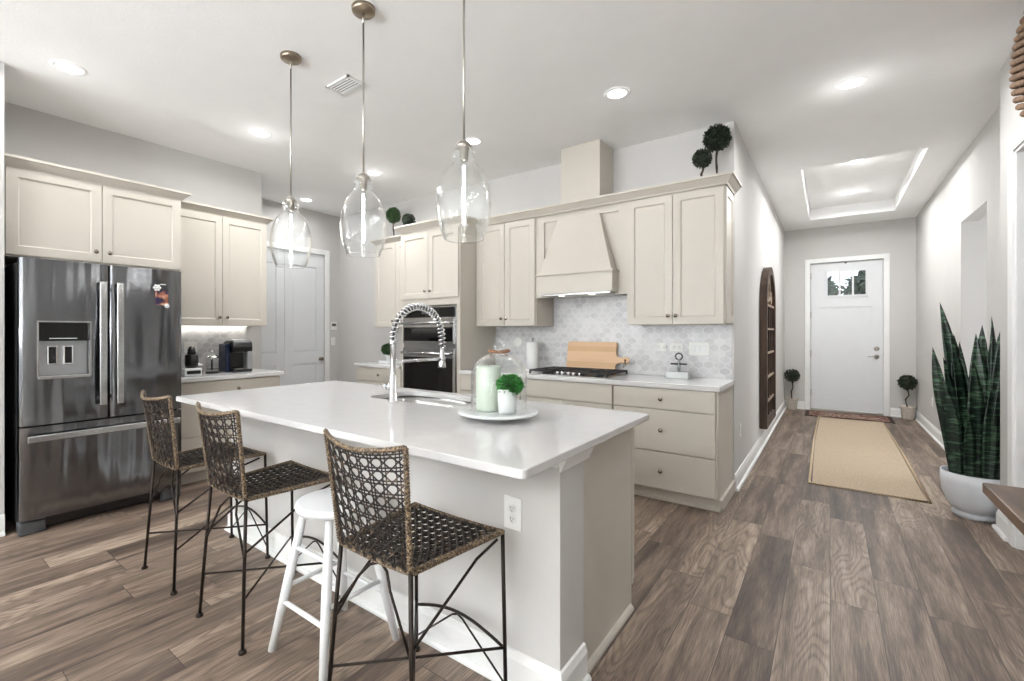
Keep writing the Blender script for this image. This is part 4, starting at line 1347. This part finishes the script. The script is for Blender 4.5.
topiary('taller ball topiary on the cabinets at the hall end', (-0.725, 4.08, 2.446), 0.42, 0.088, seed=3, leafm=darkleaf_m, n=1300)
topiary('shorter ball topiary beside the taller one at the hall end of the cabinets', (-0.815, 3.99, 2.446), 0.25, 0.064, seed=4, leafm=darkleaf_m, n=800, size=0.018)
topiary('tall ball topiary on the narrow cabinet left of the oven cabinet', (-4.43, 3.98, 2.446), 0.345, 0.085, seed=5, leafm=box_m, n=900, size=0.022)
topiary('small green ball plant on the corner of the oven cabinet top', (-3.86, 3.70, 2.446), 0.145, 0.065, trunk=False, seed=6, leafm=darkleaf_m, n=700, size=0.02, potr=0.045, poth=0.08)
topiary('ball topiary in a pale pot left of the front door', (-0.51, 9.32, 0.0), 0.575, 0.098, pot='cloth', seed=8, leafm=darkleaf_m, n=900, wob=0.012)
topiary('ball topiary in a pale pot right of the front door', (0.925, 9.32, 0.0), 0.555, 0.10, pot='cloth', seed=9, leafm=darkleaf_m, n=900, wob=0.02)
# small plant on white stand on the left counter
t = thing('potted_plant', 'small green ball plant in a white footed pot left of the double oven', 'plant', (-4.47, 3.93, 0.92))
MB().box(-0.13, 0.13, -0.05, 0.05, 0, 0.028).build('pot_riser', ceramic_m, t, bevel=0.003)
MB().lathe([(0.03, 0.028), (0.022, 0.04), (0.03, 0.06), (0.045, 0.10), (0.04, 0.10), (0.0001, 0.09)], n=24).build('pot', ceramic_m, t)
leaves_on_ball((0, 0, 0.17), 0.078, 900, 0.02, box_m, 'foliage', t, seed=12, squash=0.8)

# snake plant
t = thing('snake_plant', 'tall dark snake plant in a large pale round pot by the hall', 'plant', (0.820, 4.70, 0))
MB().lathe([(0.0001, 0.045), (0.11, 0.045), (0.142, 0.09), (0.172, 0.17), (0.179, 0.25), (0.178, 0.315), (0.170, 0.315), (0.172, 0.26), (0.165, 0.25), (0.0001, 0.25)], n=40).build('pot', pot_m, t)
MB().lathe([(0.0001, 0.0), (0.105, 0.0), (0.118, 0.012), (0.120, 0.03), (0.115, 0.03), (0.108, 0.044), (0.0001, 0.044)], n=40).build('saucer', pot_m, t)
MB().lathe([(0.168, 0.262), (0.0001, 0.275)], n=24).build('soil', soil_m, t)


def blade(base, tip, wid, twist, bend, seed):
    """sword leaf: mid-fold cross section, tapering to a point"""
    rr = random.Random(seed); mb = MB(); N = 14
    base, tip = Vector(base), Vector(tip); vs = []
    ax = (tip - base).normalized()
    s0 = ax.cross(Vector((math.cos(twist), math.sin(twist), 0))).normalized()
    n0 = ax.cross(s0)
    for k in range(N + 1):
        f = k / N
        p = base.lerp(tip, f) + n0 * bend * math.sin(PI * f) * 0.5
        w_ = wid * (0.55 + 0.9 * f - 0.55 * f * f) if f < 0.6 else wid * (0.892) * (1 - ((f - 0.6) / 0.4) ** 1.8)
        w_ = max(w_, 0.0008)
        a = 0.5 * f
        s = (s0 * math.cos(a) + n0 * math.sin(a)); nn = ax.cross(s)
        for q, d in ((-1, 0.25), (-0.5, 0.02), (0, -0.10), (0.5, 0.02), (1, 0.25)):
            vs.append(p + s * w_ * q * 0.5 + nn * w_ * d)
        for q, d in ((0.5, 0.13), (0, 0.04), (-0.5, 0.13)):
            vs.append(p + s * w_ * q * 0.5 + nn * w_ * d)
    fs = [(k * 8 + i, k * 8 + (i + 1) % 8, (k + 1) * 8 + (i + 1) % 8, (k + 1) * 8 + i) for k in range(N) for i in range(8)]
    mb.add(vs, fs, True)
    return mb.build('leaf', snake_m, t, fix=True)


LV = [((-0.10, 0.0), (-0.215, 0.02), 1.20, 0.095), ((-0.07, -0.06), (-0.17, -0.05), 1.13, 0.10), ((-0.07, 0.05), (-0.10, 0.05), 1.30, 0.10),
      ((0.0, 0.0), (-0.175, 0.03), 1.53, 0.095), ((0.05, -0.05), (0.155, -0.07), 1.50, 0.13), ((0.08, 0.02), (0.04, 0.03), 1.36, 0.11),
      ((0.02, 0.06), (0.10, 0.10), 1.30, 0.10), ((-0.02, -0.09), (-0.03, -0.10), 1.12, 0.115), ((0.08, -0.09), (0.12, -0.13), 1.12, 0.12),
      ((-0.10, -0.07), (-0.16, -0.12), 0.90, 0.09), ((0.0, 0.1), (-0.06, 0.12), 1.24, 0.09), ((0.12, -0.02), (0.15, 0.02), 1.28, 0.12),
      ((-0.05, -0.12), (-0.06, -0.15), 0.74, 0.085), ((0.04, -0.12), (0.05, -0.14), 0.92, 0.10), ((0.03, -0.03), (0.0, -0.02), 1.30, 0.11),
      ((-0.03, 0.02), (-0.08, -0.02), 1.16, 0.11), ((0.06, -0.03), (0.07, -0.05), 1.42, 0.11), ((-0.04, -0.04), (-0.13, -0.01), 1.34, 0.09),
      ((0.10, -0.07), (0.13, -0.10), 0.86, 0.09)]
for k, ((bx, by), (tx, ty), tz, wd) in enumerate(LV):
    blade((bx, by, 0.265), (tx, ty, tz), wd, 0.6 + (k * 1.3) % 1.6, 0.03 * ((k % 3) - 1), k)

# ================================================================ HALL THINGS
# arched wooden panel on the hall wall
t = thing('arched_wall_panel', 'tall arched dark wooden lattice panel hung on the left hall wall', 'wall decor', (XH, 5.93, 0))
PW, PZ0, PZ1, PZS = 1.05, 0.235, 2.08, 1.62


def arch(inset, n=18):
    a, b_ = inset, PW - inset; c_ = (a + b_) / 2; pts = [(a, PZ0 + inset), (b_, PZ0 + inset)]
    for k in range(n + 1):
        th = PI * k / n
        pts.append((c_ + (b_ - a) / 2 * math.cos(th), PZS + (PZ1 - inset - PZS) * math.sin(th)))
    return pts


o_, i_ = arch(0), arch(0.09)
mb = MB(); N = len(o_)
vs = [(0.005, y, z) for y, z in o_] + [(0.075, y, z) for y, z in o_] + [(0.005, y, z) for y, z in i_] + [(0.075, y, z) for y, z in i_]
fs = []
for k in range(N):
    j = (k + 1) % N
    fs += [(k, j, N + j, N + k), (2 * N + k, 3 * N + k, 3 * N + j, 2 * N + j), (N + k, N + j, 3 * N + j, 3 * N + k), (k, 2 * N + k, 2 * N + j, j)]
mb.add(vs, fs); mb.build('frame', decor_m, t)
mb = MB().prism(arch(0.085), 0.012, 0.022, 'X'); mb.build('back_board', decor_m, t)
for k in range(1, 6):
    z = PZ0 + (PZS - PZ0) * k / 5
    MB().box(0.02, 0.062, 0.085, PW - 0.085, z - 0.012, z + 0.012).build('crossbar', decorpale_m, t)
for k in (1, 2, 3):
    y = PW * k / 4
    MB().box(0.02, 0.052, y - 0.012, y + 0.012, PZ0 + 0.085, PZS).build('upright', decor_m, t)
mb = MB()
for cy_, cz_, r in ((PW / 2, 1.80, 0.12), (PW / 2 - 0.19, 1.72, 0.07), (PW / 2 + 0.19, 1.72, 0.07), (PW / 2, 1.96, 0.035)):
    mb.tube([(0.045, cy_ + r * math.cos(a * PI / 10), cz_ + r * math.sin(a * PI / 10)) for a in range(20)], 0.012, 6, closed=True)
mb.build('scrollwork', decorpale_m, t)

# rugs
RX0, RX1, RY0, RY1 = -0.143, 0.612, 4.875, 8.74
t = thing('runner_rug', 'long beige jute runner rug in the hall', 'rug', (0, 0, 0))
MB().prism([(RX0 + 0.02, RY0 + 0.02), (RX1 - 0.02, RY0), (RX1 - 0.01, 6.8), (RX1 - 0.01, RY1), (RX0 + 0.02, RY1 - 0.02), (RX0 + 0.0, 6.8)], 0.0, 0.009, 'Z').build('field', jute_m, t)
ed = [(RX0, RY0), (RX1, RY0 - 0.02), (RX1 + 0.008, 6.8), (RX1, RY1), (RX0, RY1), (RX0 - 0.015, 6.8)]
mb = MB()
mb.tube([(x, y, 0.0065) for x, y in ed], 0.0095, 8, closed=True); mb.build('binding', jute_edge_m, t)
t = thing('door_mat', 'dark-bordered red patterned mat in front of the front door', 'rug', (0, 0, 0))
MB().box(-0.32, 0.745, 8.79, 9.38, 0.0, 0.008).build('border', matedge_m, t)
MB().box(-0.27, 0.695, 8.84, 9.33, 0.0075, 0.0105).build('field', redmat_m, t)

# console table along the right wall
t = thing('console_table', 'dark walnut table with a thick top at the right edge', 'table', (0, 0, 0))
MB().box(0.452, 0.862, 1.15, 2.487, 0.712, 0.75).build('tabletop', table_m, t, bevel=0.004)
for lx in (0.66, 0.84):
    for ly in (1.28, 2.12):
        MB().box(lx - 0.025, lx + 0.025 - (0.005 if lx > .8 else 0), ly - 0.025, ly + 0.025, 0, 0.712).build('leg', table_m, t, bevel=0.003)
MB().box(0.66, 0.84, 1.28, 2.12, 0.64, 0.711).build('apron', table_m, t)

# coiled rope basket on the right wall
t = thing('wall_basket', 'round brown woven rope basket hung high on the right wall', 'basket', (XN, 3.50, 2.69))


def bowl(r):   # protrusion at radius r
    R = 0.275
    f = min(1, r / R); return 0.02 + 0.11 * math.sqrt(max(0, 1 - f * f * 0.55)) * 1.0


mb = MB()
AL = math.radians(18)
for k in range(-8, 9):                                       # thick ropes laid side by side across the domed face
    c_ = k * 0.038
    hl_ = math.sqrt(max(0.0, 0.32 ** 2 - c_ ** 2))
    pts = []; rs = []
    for j in range(25):
        q = -1 + 2 * j / 24; s_ = hl_ * q
        y = s_ * math.cos(AL) - c_ * math.sin(AL); z = s_ * math.sin(AL) + c_ * math.cos(AL)
        rr_ = min(1.0, math.hypot(y, z) / 0.32)
        x = -0.02 - 0.105 * math.sqrt(max(0.0, 1 - rr_ ** 3))
        pts.append((x, y, z)); rs.append(0.0155 + 0.0025 * math.sin(j * 2.2 + k))
    mb.tube(pts, rs, 8)
mb.build('woven_face', rope_m, t, fix=False)
MB().lathe([(0.0001, -0.11), (0.10, -0.106), (0.22, -0.085), (0.295, -0.045), (0.30, -0.01), (0.20, -0.004)], (0, 0, 0), 48, 'X', cap1=False).build('inner_bowl', stem_m, t)


# ================================================================ WALL PLATES
def plate(name, label, cat, loc, rz, w_, h_, kind):
    """wall plate whose front faces local -Y, standing on local y=0"""
    t = thing(name, label, cat, loc, rz)
    MB().box(-w_ / 2, w_ / 2, -0.006, 0, -h_ / 2, h_ / 2).build('cover_plate', plate_m, t, bevel=0.002)
    if kind == 'outlet' or kind == 'outlet_h':
        for s in (-1, 1):
            cx_, cz_ = (0, s * 0.02) if kind == 'outlet' else (s * 0.02, 0)
            r = MB().lathe([(0.0155, 0), (0.0155, -0.0085), (0.014, -0.0095)], (cx_, 0, cz_), 16, 'Y').build('socket', plate_m, t)
            mb = MB().box(cx_ - 0.0065, cx_ - 0.0045, -0.0102, -0.0096, cz_ - 0.001, cz_ + 0.007).box(cx_ + 0.0045, cx_ + 0.0065, -0.0102, -0.0096, cz_ - 0.001, cz_ + 0.006)
            mb.lathe([(0.0022, -0.0096), (0.0022, -0.0102)], (cx_, 0, cz_ - 0.007), 8, 'Y')
            mb.build('slots', slot_m, r)
    elif kind.startswith('switch'):
        n_ = int(kind[6:] or 1)
        for k in range(n_):
            cx_ = (k - (n_ - 1) / 2) * 0.046
            MB().box(cx_ - 0.016, cx_ + 0.016, -0.0095, -0.006, -0.033, 0.033).build('rocker', ceramic_m, t, bevel=0.001)
    return t


plate('wall_outlet', 'white double outlet on the pale knee wall of the island', 'outlet', (-0.938, 1.43, 0.638), 0, 0.076, 0.12, 'outlet')
plate('wall_outlet', 'leftmost white outlet on the marble tile right of the cooktop', 'outlet', (-1.205, 4.262, 1.175), 0, 0.072, 0.075, 'outlet_h')
plate('wall_outlet', 'wider white outlet between the other two plates on the marble tile', 'outlet', (-1.08, 4.262, 1.175), 0, 0.115, 0.075, 'outlet_h')
plate('light_switch', 'large white three-gang switch plate on the tile at the hall end', 'light switch', (-0.895, 4.262, 1.165), 0, 0.165, 0.115, 'switch3')
plate('wall_outlet', 'grey-white outlet on the tile left of the coffee machine', 'outlet', (-4.971, 1.86, 1.16), PI / 2, 0.115, 0.10, 'outlet_h')
plate('light_switch', 'white switch below the thermostat beside the pantry doors', 'light switch', (XD, 4.14, 1.17), PI / 2, 0.07, 0.115, 'switch1')
plate('wall_outlet', 'white outlet low on the left hall wall near the cabinets', 'outlet', (XH, 4.57, 0.45), PI / 2, 0.072, 0.115, 'outlet')
plate('wall_outlet', 'small white outlet low on the right hall wall', 'outlet', (XR, 8.1, 0.42), -PI / 2, 0.072, 0.115, 'outlet')
t = thing('thermostat', 'small white thermostat beside the pantry doors', 'thermostat', (XD, 4.14, 1.40), PI / 2)
MB().box(-0.05, 0.05, -0.022, 0, -0.06, 0.06).build('housing', plate_m, t, bevel=0.004)
MB().box(-0.036, 0.036, -0.0235, -0.022, -0.005, 0.035).build('screen', grey_m, t)
t = thing('round_outlet_cover', 'round pale cover on the tile left of the paper towels', 'wall cover', (-2.73, 4.262, 1.20), 0)
MB().lathe([(0.055, 0), (0.055, -0.006), (0.05, -0.010), (0.0001, -0.010)], (0, 0, 0), 28, 'Y').build('cover_plate', plate_m, t)  # flat pale disc set on the tile

# ================================================================ COUNTER THINGS
# cooktop
t = thing('gas_cooktop', 'black gas cooktop with cast iron grates set in the rear counter', 'cooktop', (-1.85, 3.90, 0.92))
MB().box(-0.385, 0.385, -0.25, 0.25, 0.0, 0.008).build('glass_tray', steel_m, t, bevel=0.003)
for gx in (-0.255, 0.0, 0.255):
    mb = MB(); a, b_ = gx - 0.124, gx + 0.124; y0, y1 = (-0.235, 0.235) if gx else (-0.14, 0.235)
    for p in ((a, y0, a + 0.012, y1), (b_ - 0.012, y0, b_, y1), (a, y0, b_, y0 + 0.012), (a, y1 - 0.012, b_, y1), (a, (y0 + y1) / 2 - .006, b_, (y0 + y1) / 2 + .006), (gx - .006, y0, gx + .006, y1)):
        mb.box(p[0], p[2], p[1], p[3], 0.030, 0.044)
    for k in (0.25, 0.75):
        yy = y0 + (y1 - y0) * k; mb.box(a, b_, yy - 0.005, yy + 0.005, 0.030, 0.042)
    for px, py in ((a, y0), (b_ - .014, y0), (a, y1 - .014), (b_ - .014, y1 - .014)): mb.box(px, px + 0.014, py, py + 0.014, 0.008, 0.031)
    mb.build('grate', castiron_m, t, bevel=0.002)
for bx, by in ((-0.255, -0.12), (-0.255, 0.12), (0, 0.09), (0.255, -0.12), (0.255, 0.12)):
    MB().lathe([(0.045, 0.008), (0.045, 0.018), (0.03, 0.02), (0.03, 0.027), (0.0001, 0.028)], (bx, by, 0), 20).build('burner', black_m, t)
for k in range(5):
    MB().lathe([(0.019, 0.008), (0.018, 0.030), (0.015, 0.034), (0.0001, 0.034)], (-0.11 + k * 0.055, -0.20 + (0.0 if k % 2 else 0.01), 0), 16).build('control_knob', chrome_m, t)

# cutting boards
t = thing('cutting_board', 'wooden cutting board with side handle leaning on the tile behind the cooktop', 'cutting board', (-1.84, 4.185, 0.921), 0)
t.rotation_euler = (-0.17, 0, 0)
pts = [(-0.27, 0.0), (0.235, 0.0), (0.235, 0.07), (0.25, 0.092), (0.29, 0.104)]
cx_, cz_ = 0.325, 0.125
for k in range(-6, 9):
    a = -2.2 + (k + 6) * (4.4) / 14
    pts.append((cx_ + 0.034 * math.cos(a), cz_ + 0.034 * math.sin(a)))
pts += [(0.29, 0.146), (0.25, 0.158), (0.235, 0.18), (0.235, 0.285), (0.225, 0.295), (-0.26, 0.295), (-0.27, 0.285)]
MB().prism(pts, -0.012, 0.012, 'Y').build('board', board_m, t, bevel=0.002)
MB().lathe([(0.010, -0.0135), (0.010, 0.0135)], (cx_, 0, cz_), 14, 'Y').build('hanging_hole', decor_m, t)
mb = MB().tube([(cx_, -0.014, cz_), (cx_ + 0.012, -0.02, cz_ - 0.04), (cx_ - 0.012, -0.02, cz_ - 0.075), (cx_ - 0.006, -0.018, cz_ - 0.035), (cx_, -0.014, cz_)], 0.003, 6)
mb.build('leather_loop', decor_m, t)

# towel roll
t = thing('paper_towel_roll', 'white paper towel roll on a holder at the left of the rear counter', 'paper towels', (-2.44, 4.08, 0.92))
MB().lathe([(0.075, 0), (0.075, 0.012), (0.0001, 0.012)], n=28).build('base', ceramic_m, t)
MB().lathe([(0.02, 0.013), (0.062, 0.013), (0.062, 0.285), (0.02, 0.285), (0.02, 0.28)], n=32).build('roll', paper_m, t)
MB().tube([(0, 0, 0.01), (0, 0, 0.31)], 0.006, 8).lathe([(0.006, 0.305), (0.014, 0.315), (0.012, 0.33), (0.0001, 0.334)], n=12).build('post', nickel_m, t)

# small press / decor on the rear counter
t = thing('tabletop_ornament', 'small grey ring-topped iron ornament on a block at the hall end counter', 'ornament', (-1.02, 4.10, 0.92))
MB().box(-0.095, 0.085, -0.05, 0.05, 0, 0.055).build('block', marble_m, t, bevel=0.006)
mb = MB().tube([(0, 0, 0.055), (0, 0, 0.16)], 0.013, 10); mb.build('stem', silver_m, t)
MB().box(-0.065, 0.065, -0.012, 0.012, 0.112, 0.126).build('crossbar', black_m, t, bevel=0.002)
MB().tube([(0.027 * math.cos(a * PI / 12), 0, 0.182 + 0.027 * math.sin(a * PI / 12)) for a in range(24)], 0.006, 8, closed=True).build('ring', castiron_m, t)

# cloche and its company on the island
CXc, CYc, CZ = -1.215, 1.725, 0.9155
t = thing('round_tray', 'round white marble pedestal tray on the island', 'tray', (CXc, CYc, CZ))
MB().lathe([(0.06, 0), (0.065, 0.004), (0.055, 0.010), (0.05, 0.014)], n=36).build('foot', marble_m, t)
MB().lathe([(0.05, 0.013), (0.15, 0.016), (0.185, 0.026), (0.188, 0.032), (0.182, 0.036), (0.155, 0.033), (0.0001, 0.032)], n=56).build('dish', marble_m, t)
ZT_ = CZ + 0.0335
t = thing('glass_cloche', 'clear glass bell cloche with a looped top on the marble tray', 'cloche', (CXc + 0.005, CYc, ZT_))
prof = [(0.128, 0), (0.128, 0.15), (0.124, 0.185), (0.108, 0.22), (0.08, 0.245), (0.045, 0.258), (0.026, 0.264), (0.024, 0.272)]
sh = MB().lathe(prof, n=48, cap0=False, cap1=True); sh.lathe([(r - 0.004, max(0.001, z - 0.003)) for r, z in prof], n=48, cap0=False, cap1=True)
sh.lathe([(0.131, 0.001), (0.132, 0.005), (0.129, 0.009), (0.124, 0.005)], n=48, cap0=False, cap1=False)
sh.build('dome', cloche_m, t, fix=False)
MB().tube([(0.024 * math.cos(a), 0, 0.298 + 0.026 * math.sin(a)) for a in [k * 2 * PI / 24 for k in range(24)]], 0.0085, 12, closed=True).build('loop_handle', cloche_rim_m, t)
tb = thing('bead_garland', 'string of small wooden beads around the neck of the cloche', 'beads', (CXc + 0.005, CYc, ZT_ + 0.266))
mb = MB()
for k in range(20):
    a = 2 * PI * k / 20
    c_ = (0.044 * math.cos(a), 0.044 * math.sin(a), 0.006 + 0.003 * math.sin(2 * a))
    mb.lathe([(0.0001, -0.0075), (0.0055, -0.005), (0.0078, 0), (0.0055, 0.005), (0.0001, 0.0075)], c_, 10)
mb.build('beads', bead_m, tb)
t = thing('pillar_candle', 'thick pale green pillar candle under the glass cloche', 'candle', (CXc - 0.047, CYc - 0.01, ZT_))
MB().lathe([(0.055, 0), (0.057, 0.004), (0.057, 0.198), (0.054, 0.204), (0.045, 0.198), (0.0001, 0.196)], n=40).build('wax', candle_m, t)
MB().tube([(0, 0, 0.196), (0.001, 0, 0.206)], 0.0015, 6).build('wick', black_m, t)
t = thing('potted_plant', 'small bright green plant in a white cup under the cloche', 'plant', (CXc + 0.070, CYc - 0.03, ZT_))
MB().lathe([(0.036, 0), (0.040, 0.003), (0.043, 0.108), (0.039, 0.108), (0.038, 0.098), (0.0001, 0.096)], n=32).build('pot', ceramic_m, t)
leaves_on_ball((0.006, 0.014, 0.122), 0.045, 1100, 0.022, leaf_m, 'foliage', t, seed=21, squash=0.7)

# left counter things
t = thing('coffee_maker', 'black and silver pod coffee maker on the counter beside the fridge', 'coffee maker', (-4.66, 2.15, 0.92), PI / 2)
t.scale = (0.92, 0.72, 1)
mb = MB().box(-0.085, 0.115, -0.15, 0.15, 0, 0.03).box(-0.085, 0.115, 0.0, 0.15, 0.03, 0.20)
mb.build('base', black_m, t, bevel=0.01)
mb = MB(); prof2 = [(-0.15, 0.19), (0.15, 0.18), (0.15, 0.285), (0.08, 0.305), (-0.08, 0.31), (-0.14, 0.29), (-0.155, 0.24)]
mb.prism(prof2, -0.085, 0.115, 'X'); mb.build('brew_head', black_m, t, bevel=0.01, seg=3)
mb = MB().add([(-0.07, -0.12, 0.302), (0.10, -0.12, 0.302), (0.085, 0.02, 0.318), (-0.055, 0.02, 0.318), (-0.07, -0.12, 0.288), (0.10, -0.12, 0.288), (0.085, 0.02, 0.29), (-0.055, 0.02, 0.29)],
              [(0, 1, 2, 3), (7, 6, 5, 4), (0, 4, 5, 1), (1, 5, 6, 2), (2, 6, 7, 3), (3, 7, 4, 0)])
mb.build('lid_handle', silver_m, t, bevel=0.004)
MB().box(0.06, 0.117, -0.153, -0.02, 0.03, 0.20).build('front_column', silver_m, t, bevel=0.006)
MB().box(-0.135, -0.086, -0.07, 0.14, 0.0, 0.275).build('water_tank', deepblue_m, t, bevel=0.012)
MB().box(-0.06, 0.05, -0.145, -0.02, 0.03, 0.036).build('drip_grate', nickel_m, t)
t = thing('french_press', 'small glass coffee press with steel lid left of the coffee maker', 'coffee press', (-4.66, 1.93, 0.92))
t.scale = (1.2, 1.2, 1.1)
MB().lathe([(0.045, 0.012), (0.045, 0.13)], n=28, cap0=False, cap1=False).build('beaker', glass_m, t, fix=False)
MB().lathe([(0.0001, 0), (0.05, 0.0), (0.05, 0.016), (0.0001, 0.016)], n=28).build('base', black_m, t)
MB().lathe([(0.047, 0.13), (0.046, 0.14), (0.03, 0.155), (0.008, 0.16), (0.003, 0.165), (0.003, 0.18), (0.009, 0.185), (0.008, 0.196), (0.0001, 0.2)], n=28).build('lid', chrome_m, t)
MB().tube([(0, 0.0, 0.03), (0, 0, 0.14)], 0.004, 6).lathe([(0.042, 0.035), (0.042, 0.04)], n=20).build('plunger', black_m, t)
MB().tube([(0.045, -0.02, 0.125), (0.085, -0.04, 0.115), (0.085, -0.04, 0.04), (0.047, -0.02, 0.03)], 0.006, 8).build('handle', black_m, t)
t = thing('sugar_jar', 'small clear jar with brown contents between outlet and coffee press', 'jar', (-4.68, 1.82, 0.92))
MB().lathe([(0.035, 0), (0.038, 0.004), (0.038, 0.07), (0.033, 0.078)], n=24, cap1=False).build('jar_glass', glass_m, t, fix=False)
MB().lathe([(0.034, 0.004), (0.034, 0.04), (0.0001, 0.042)], n=20).build('contents', coffee_m, t)
MB().lathe([(0.035, 0.078), (0.036, 0.086), (0.01, 0.092), (0.01, 0.1), (0.0001, 0.104)], n=20).build('lid', glasswhite_m, t)
t = thing('milk_frother', 'small black and white frother beside the fridge edge on the counter', 'appliance', (-4.52, 1.70, 0.92))
MB().box(-0.06, 0.06, -0.075, 0.065, 0, 0.07).build('base', ceramic_m, t, bevel=0.01)
MB().box(-0.02, 0.07, -0.06, 0.05, 0.02, 0.05).build('drip_tray', black_m, t, bevel=0.004)
MB().lathe([(0.045, 0.075), (0.052, 0.1), (0.052, 0.18), (0.046, 0.19), (0.0001, 0.19)], n=24).build('jug', black_m, t)
MB().lathe([(0.03, 0.19), (0.034, 0.20), (0.03, 0.235), (0.018, 0.26), (0.0001, 0.262)], n=20).build('lid', black_m, t)

# ================================================================ OUTSIDE THE FRONT DOOR
sbox('ground_1', -12, 14, 9.64, 30, -0.2, -0.06, grass_m)
sbox('ground_2', -0.9, 1.4, 9.64, 13, -0.06, -0.03, path_m)


def tree(x, y, h_, r, seed, label):
    t = thing('garden_tree', label, 'tree', (x, y, -0.06))
    MB().tube([(0, 0, 0), (0.05, 0, h_ * 0.4), (0, 0.03, h_ * 0.8)], [0.12, 0.09, 0.05], 8).build('trunk', stem_m, t)
    rr = random.Random(seed)
    mb = MB()
    for _ in range(1500):
        z = rr.uniform(-1, 1); a = rr.uniform(0, 2 * PI); q = math.sqrt(1 - z * z) * rr.uniform(0.3, 1)
        p = Vector((q * math.cos(a) * r, q * math.sin(a) * r, h_ + z * r * 0.7))
        tg = Vector((rr.uniform(-1, 1), rr.uniform(-1, 1), rr.uniform(-1, 1))).normalized(); sd = tg.orthogonal().normalized(); s = rr.uniform(0.12, 0.3)
        mb.add([p, p + tg * s * 0.5 + sd * s * 0.3, p + tg * s, p + tg * s * 0.5 - sd * s * 0.3], [(0, 1, 2), (0, 2, 3)])
    mb.build('crown', tree_m, t, fix=False)


tree(-0.55, 13.2, 2.2, 0.72, 31, 'dark leafy tree seen through the left door pane')
tree(0.95, 13.6, 2.3, 0.7, 32, 'dark leafy tree seen through the right door pane')
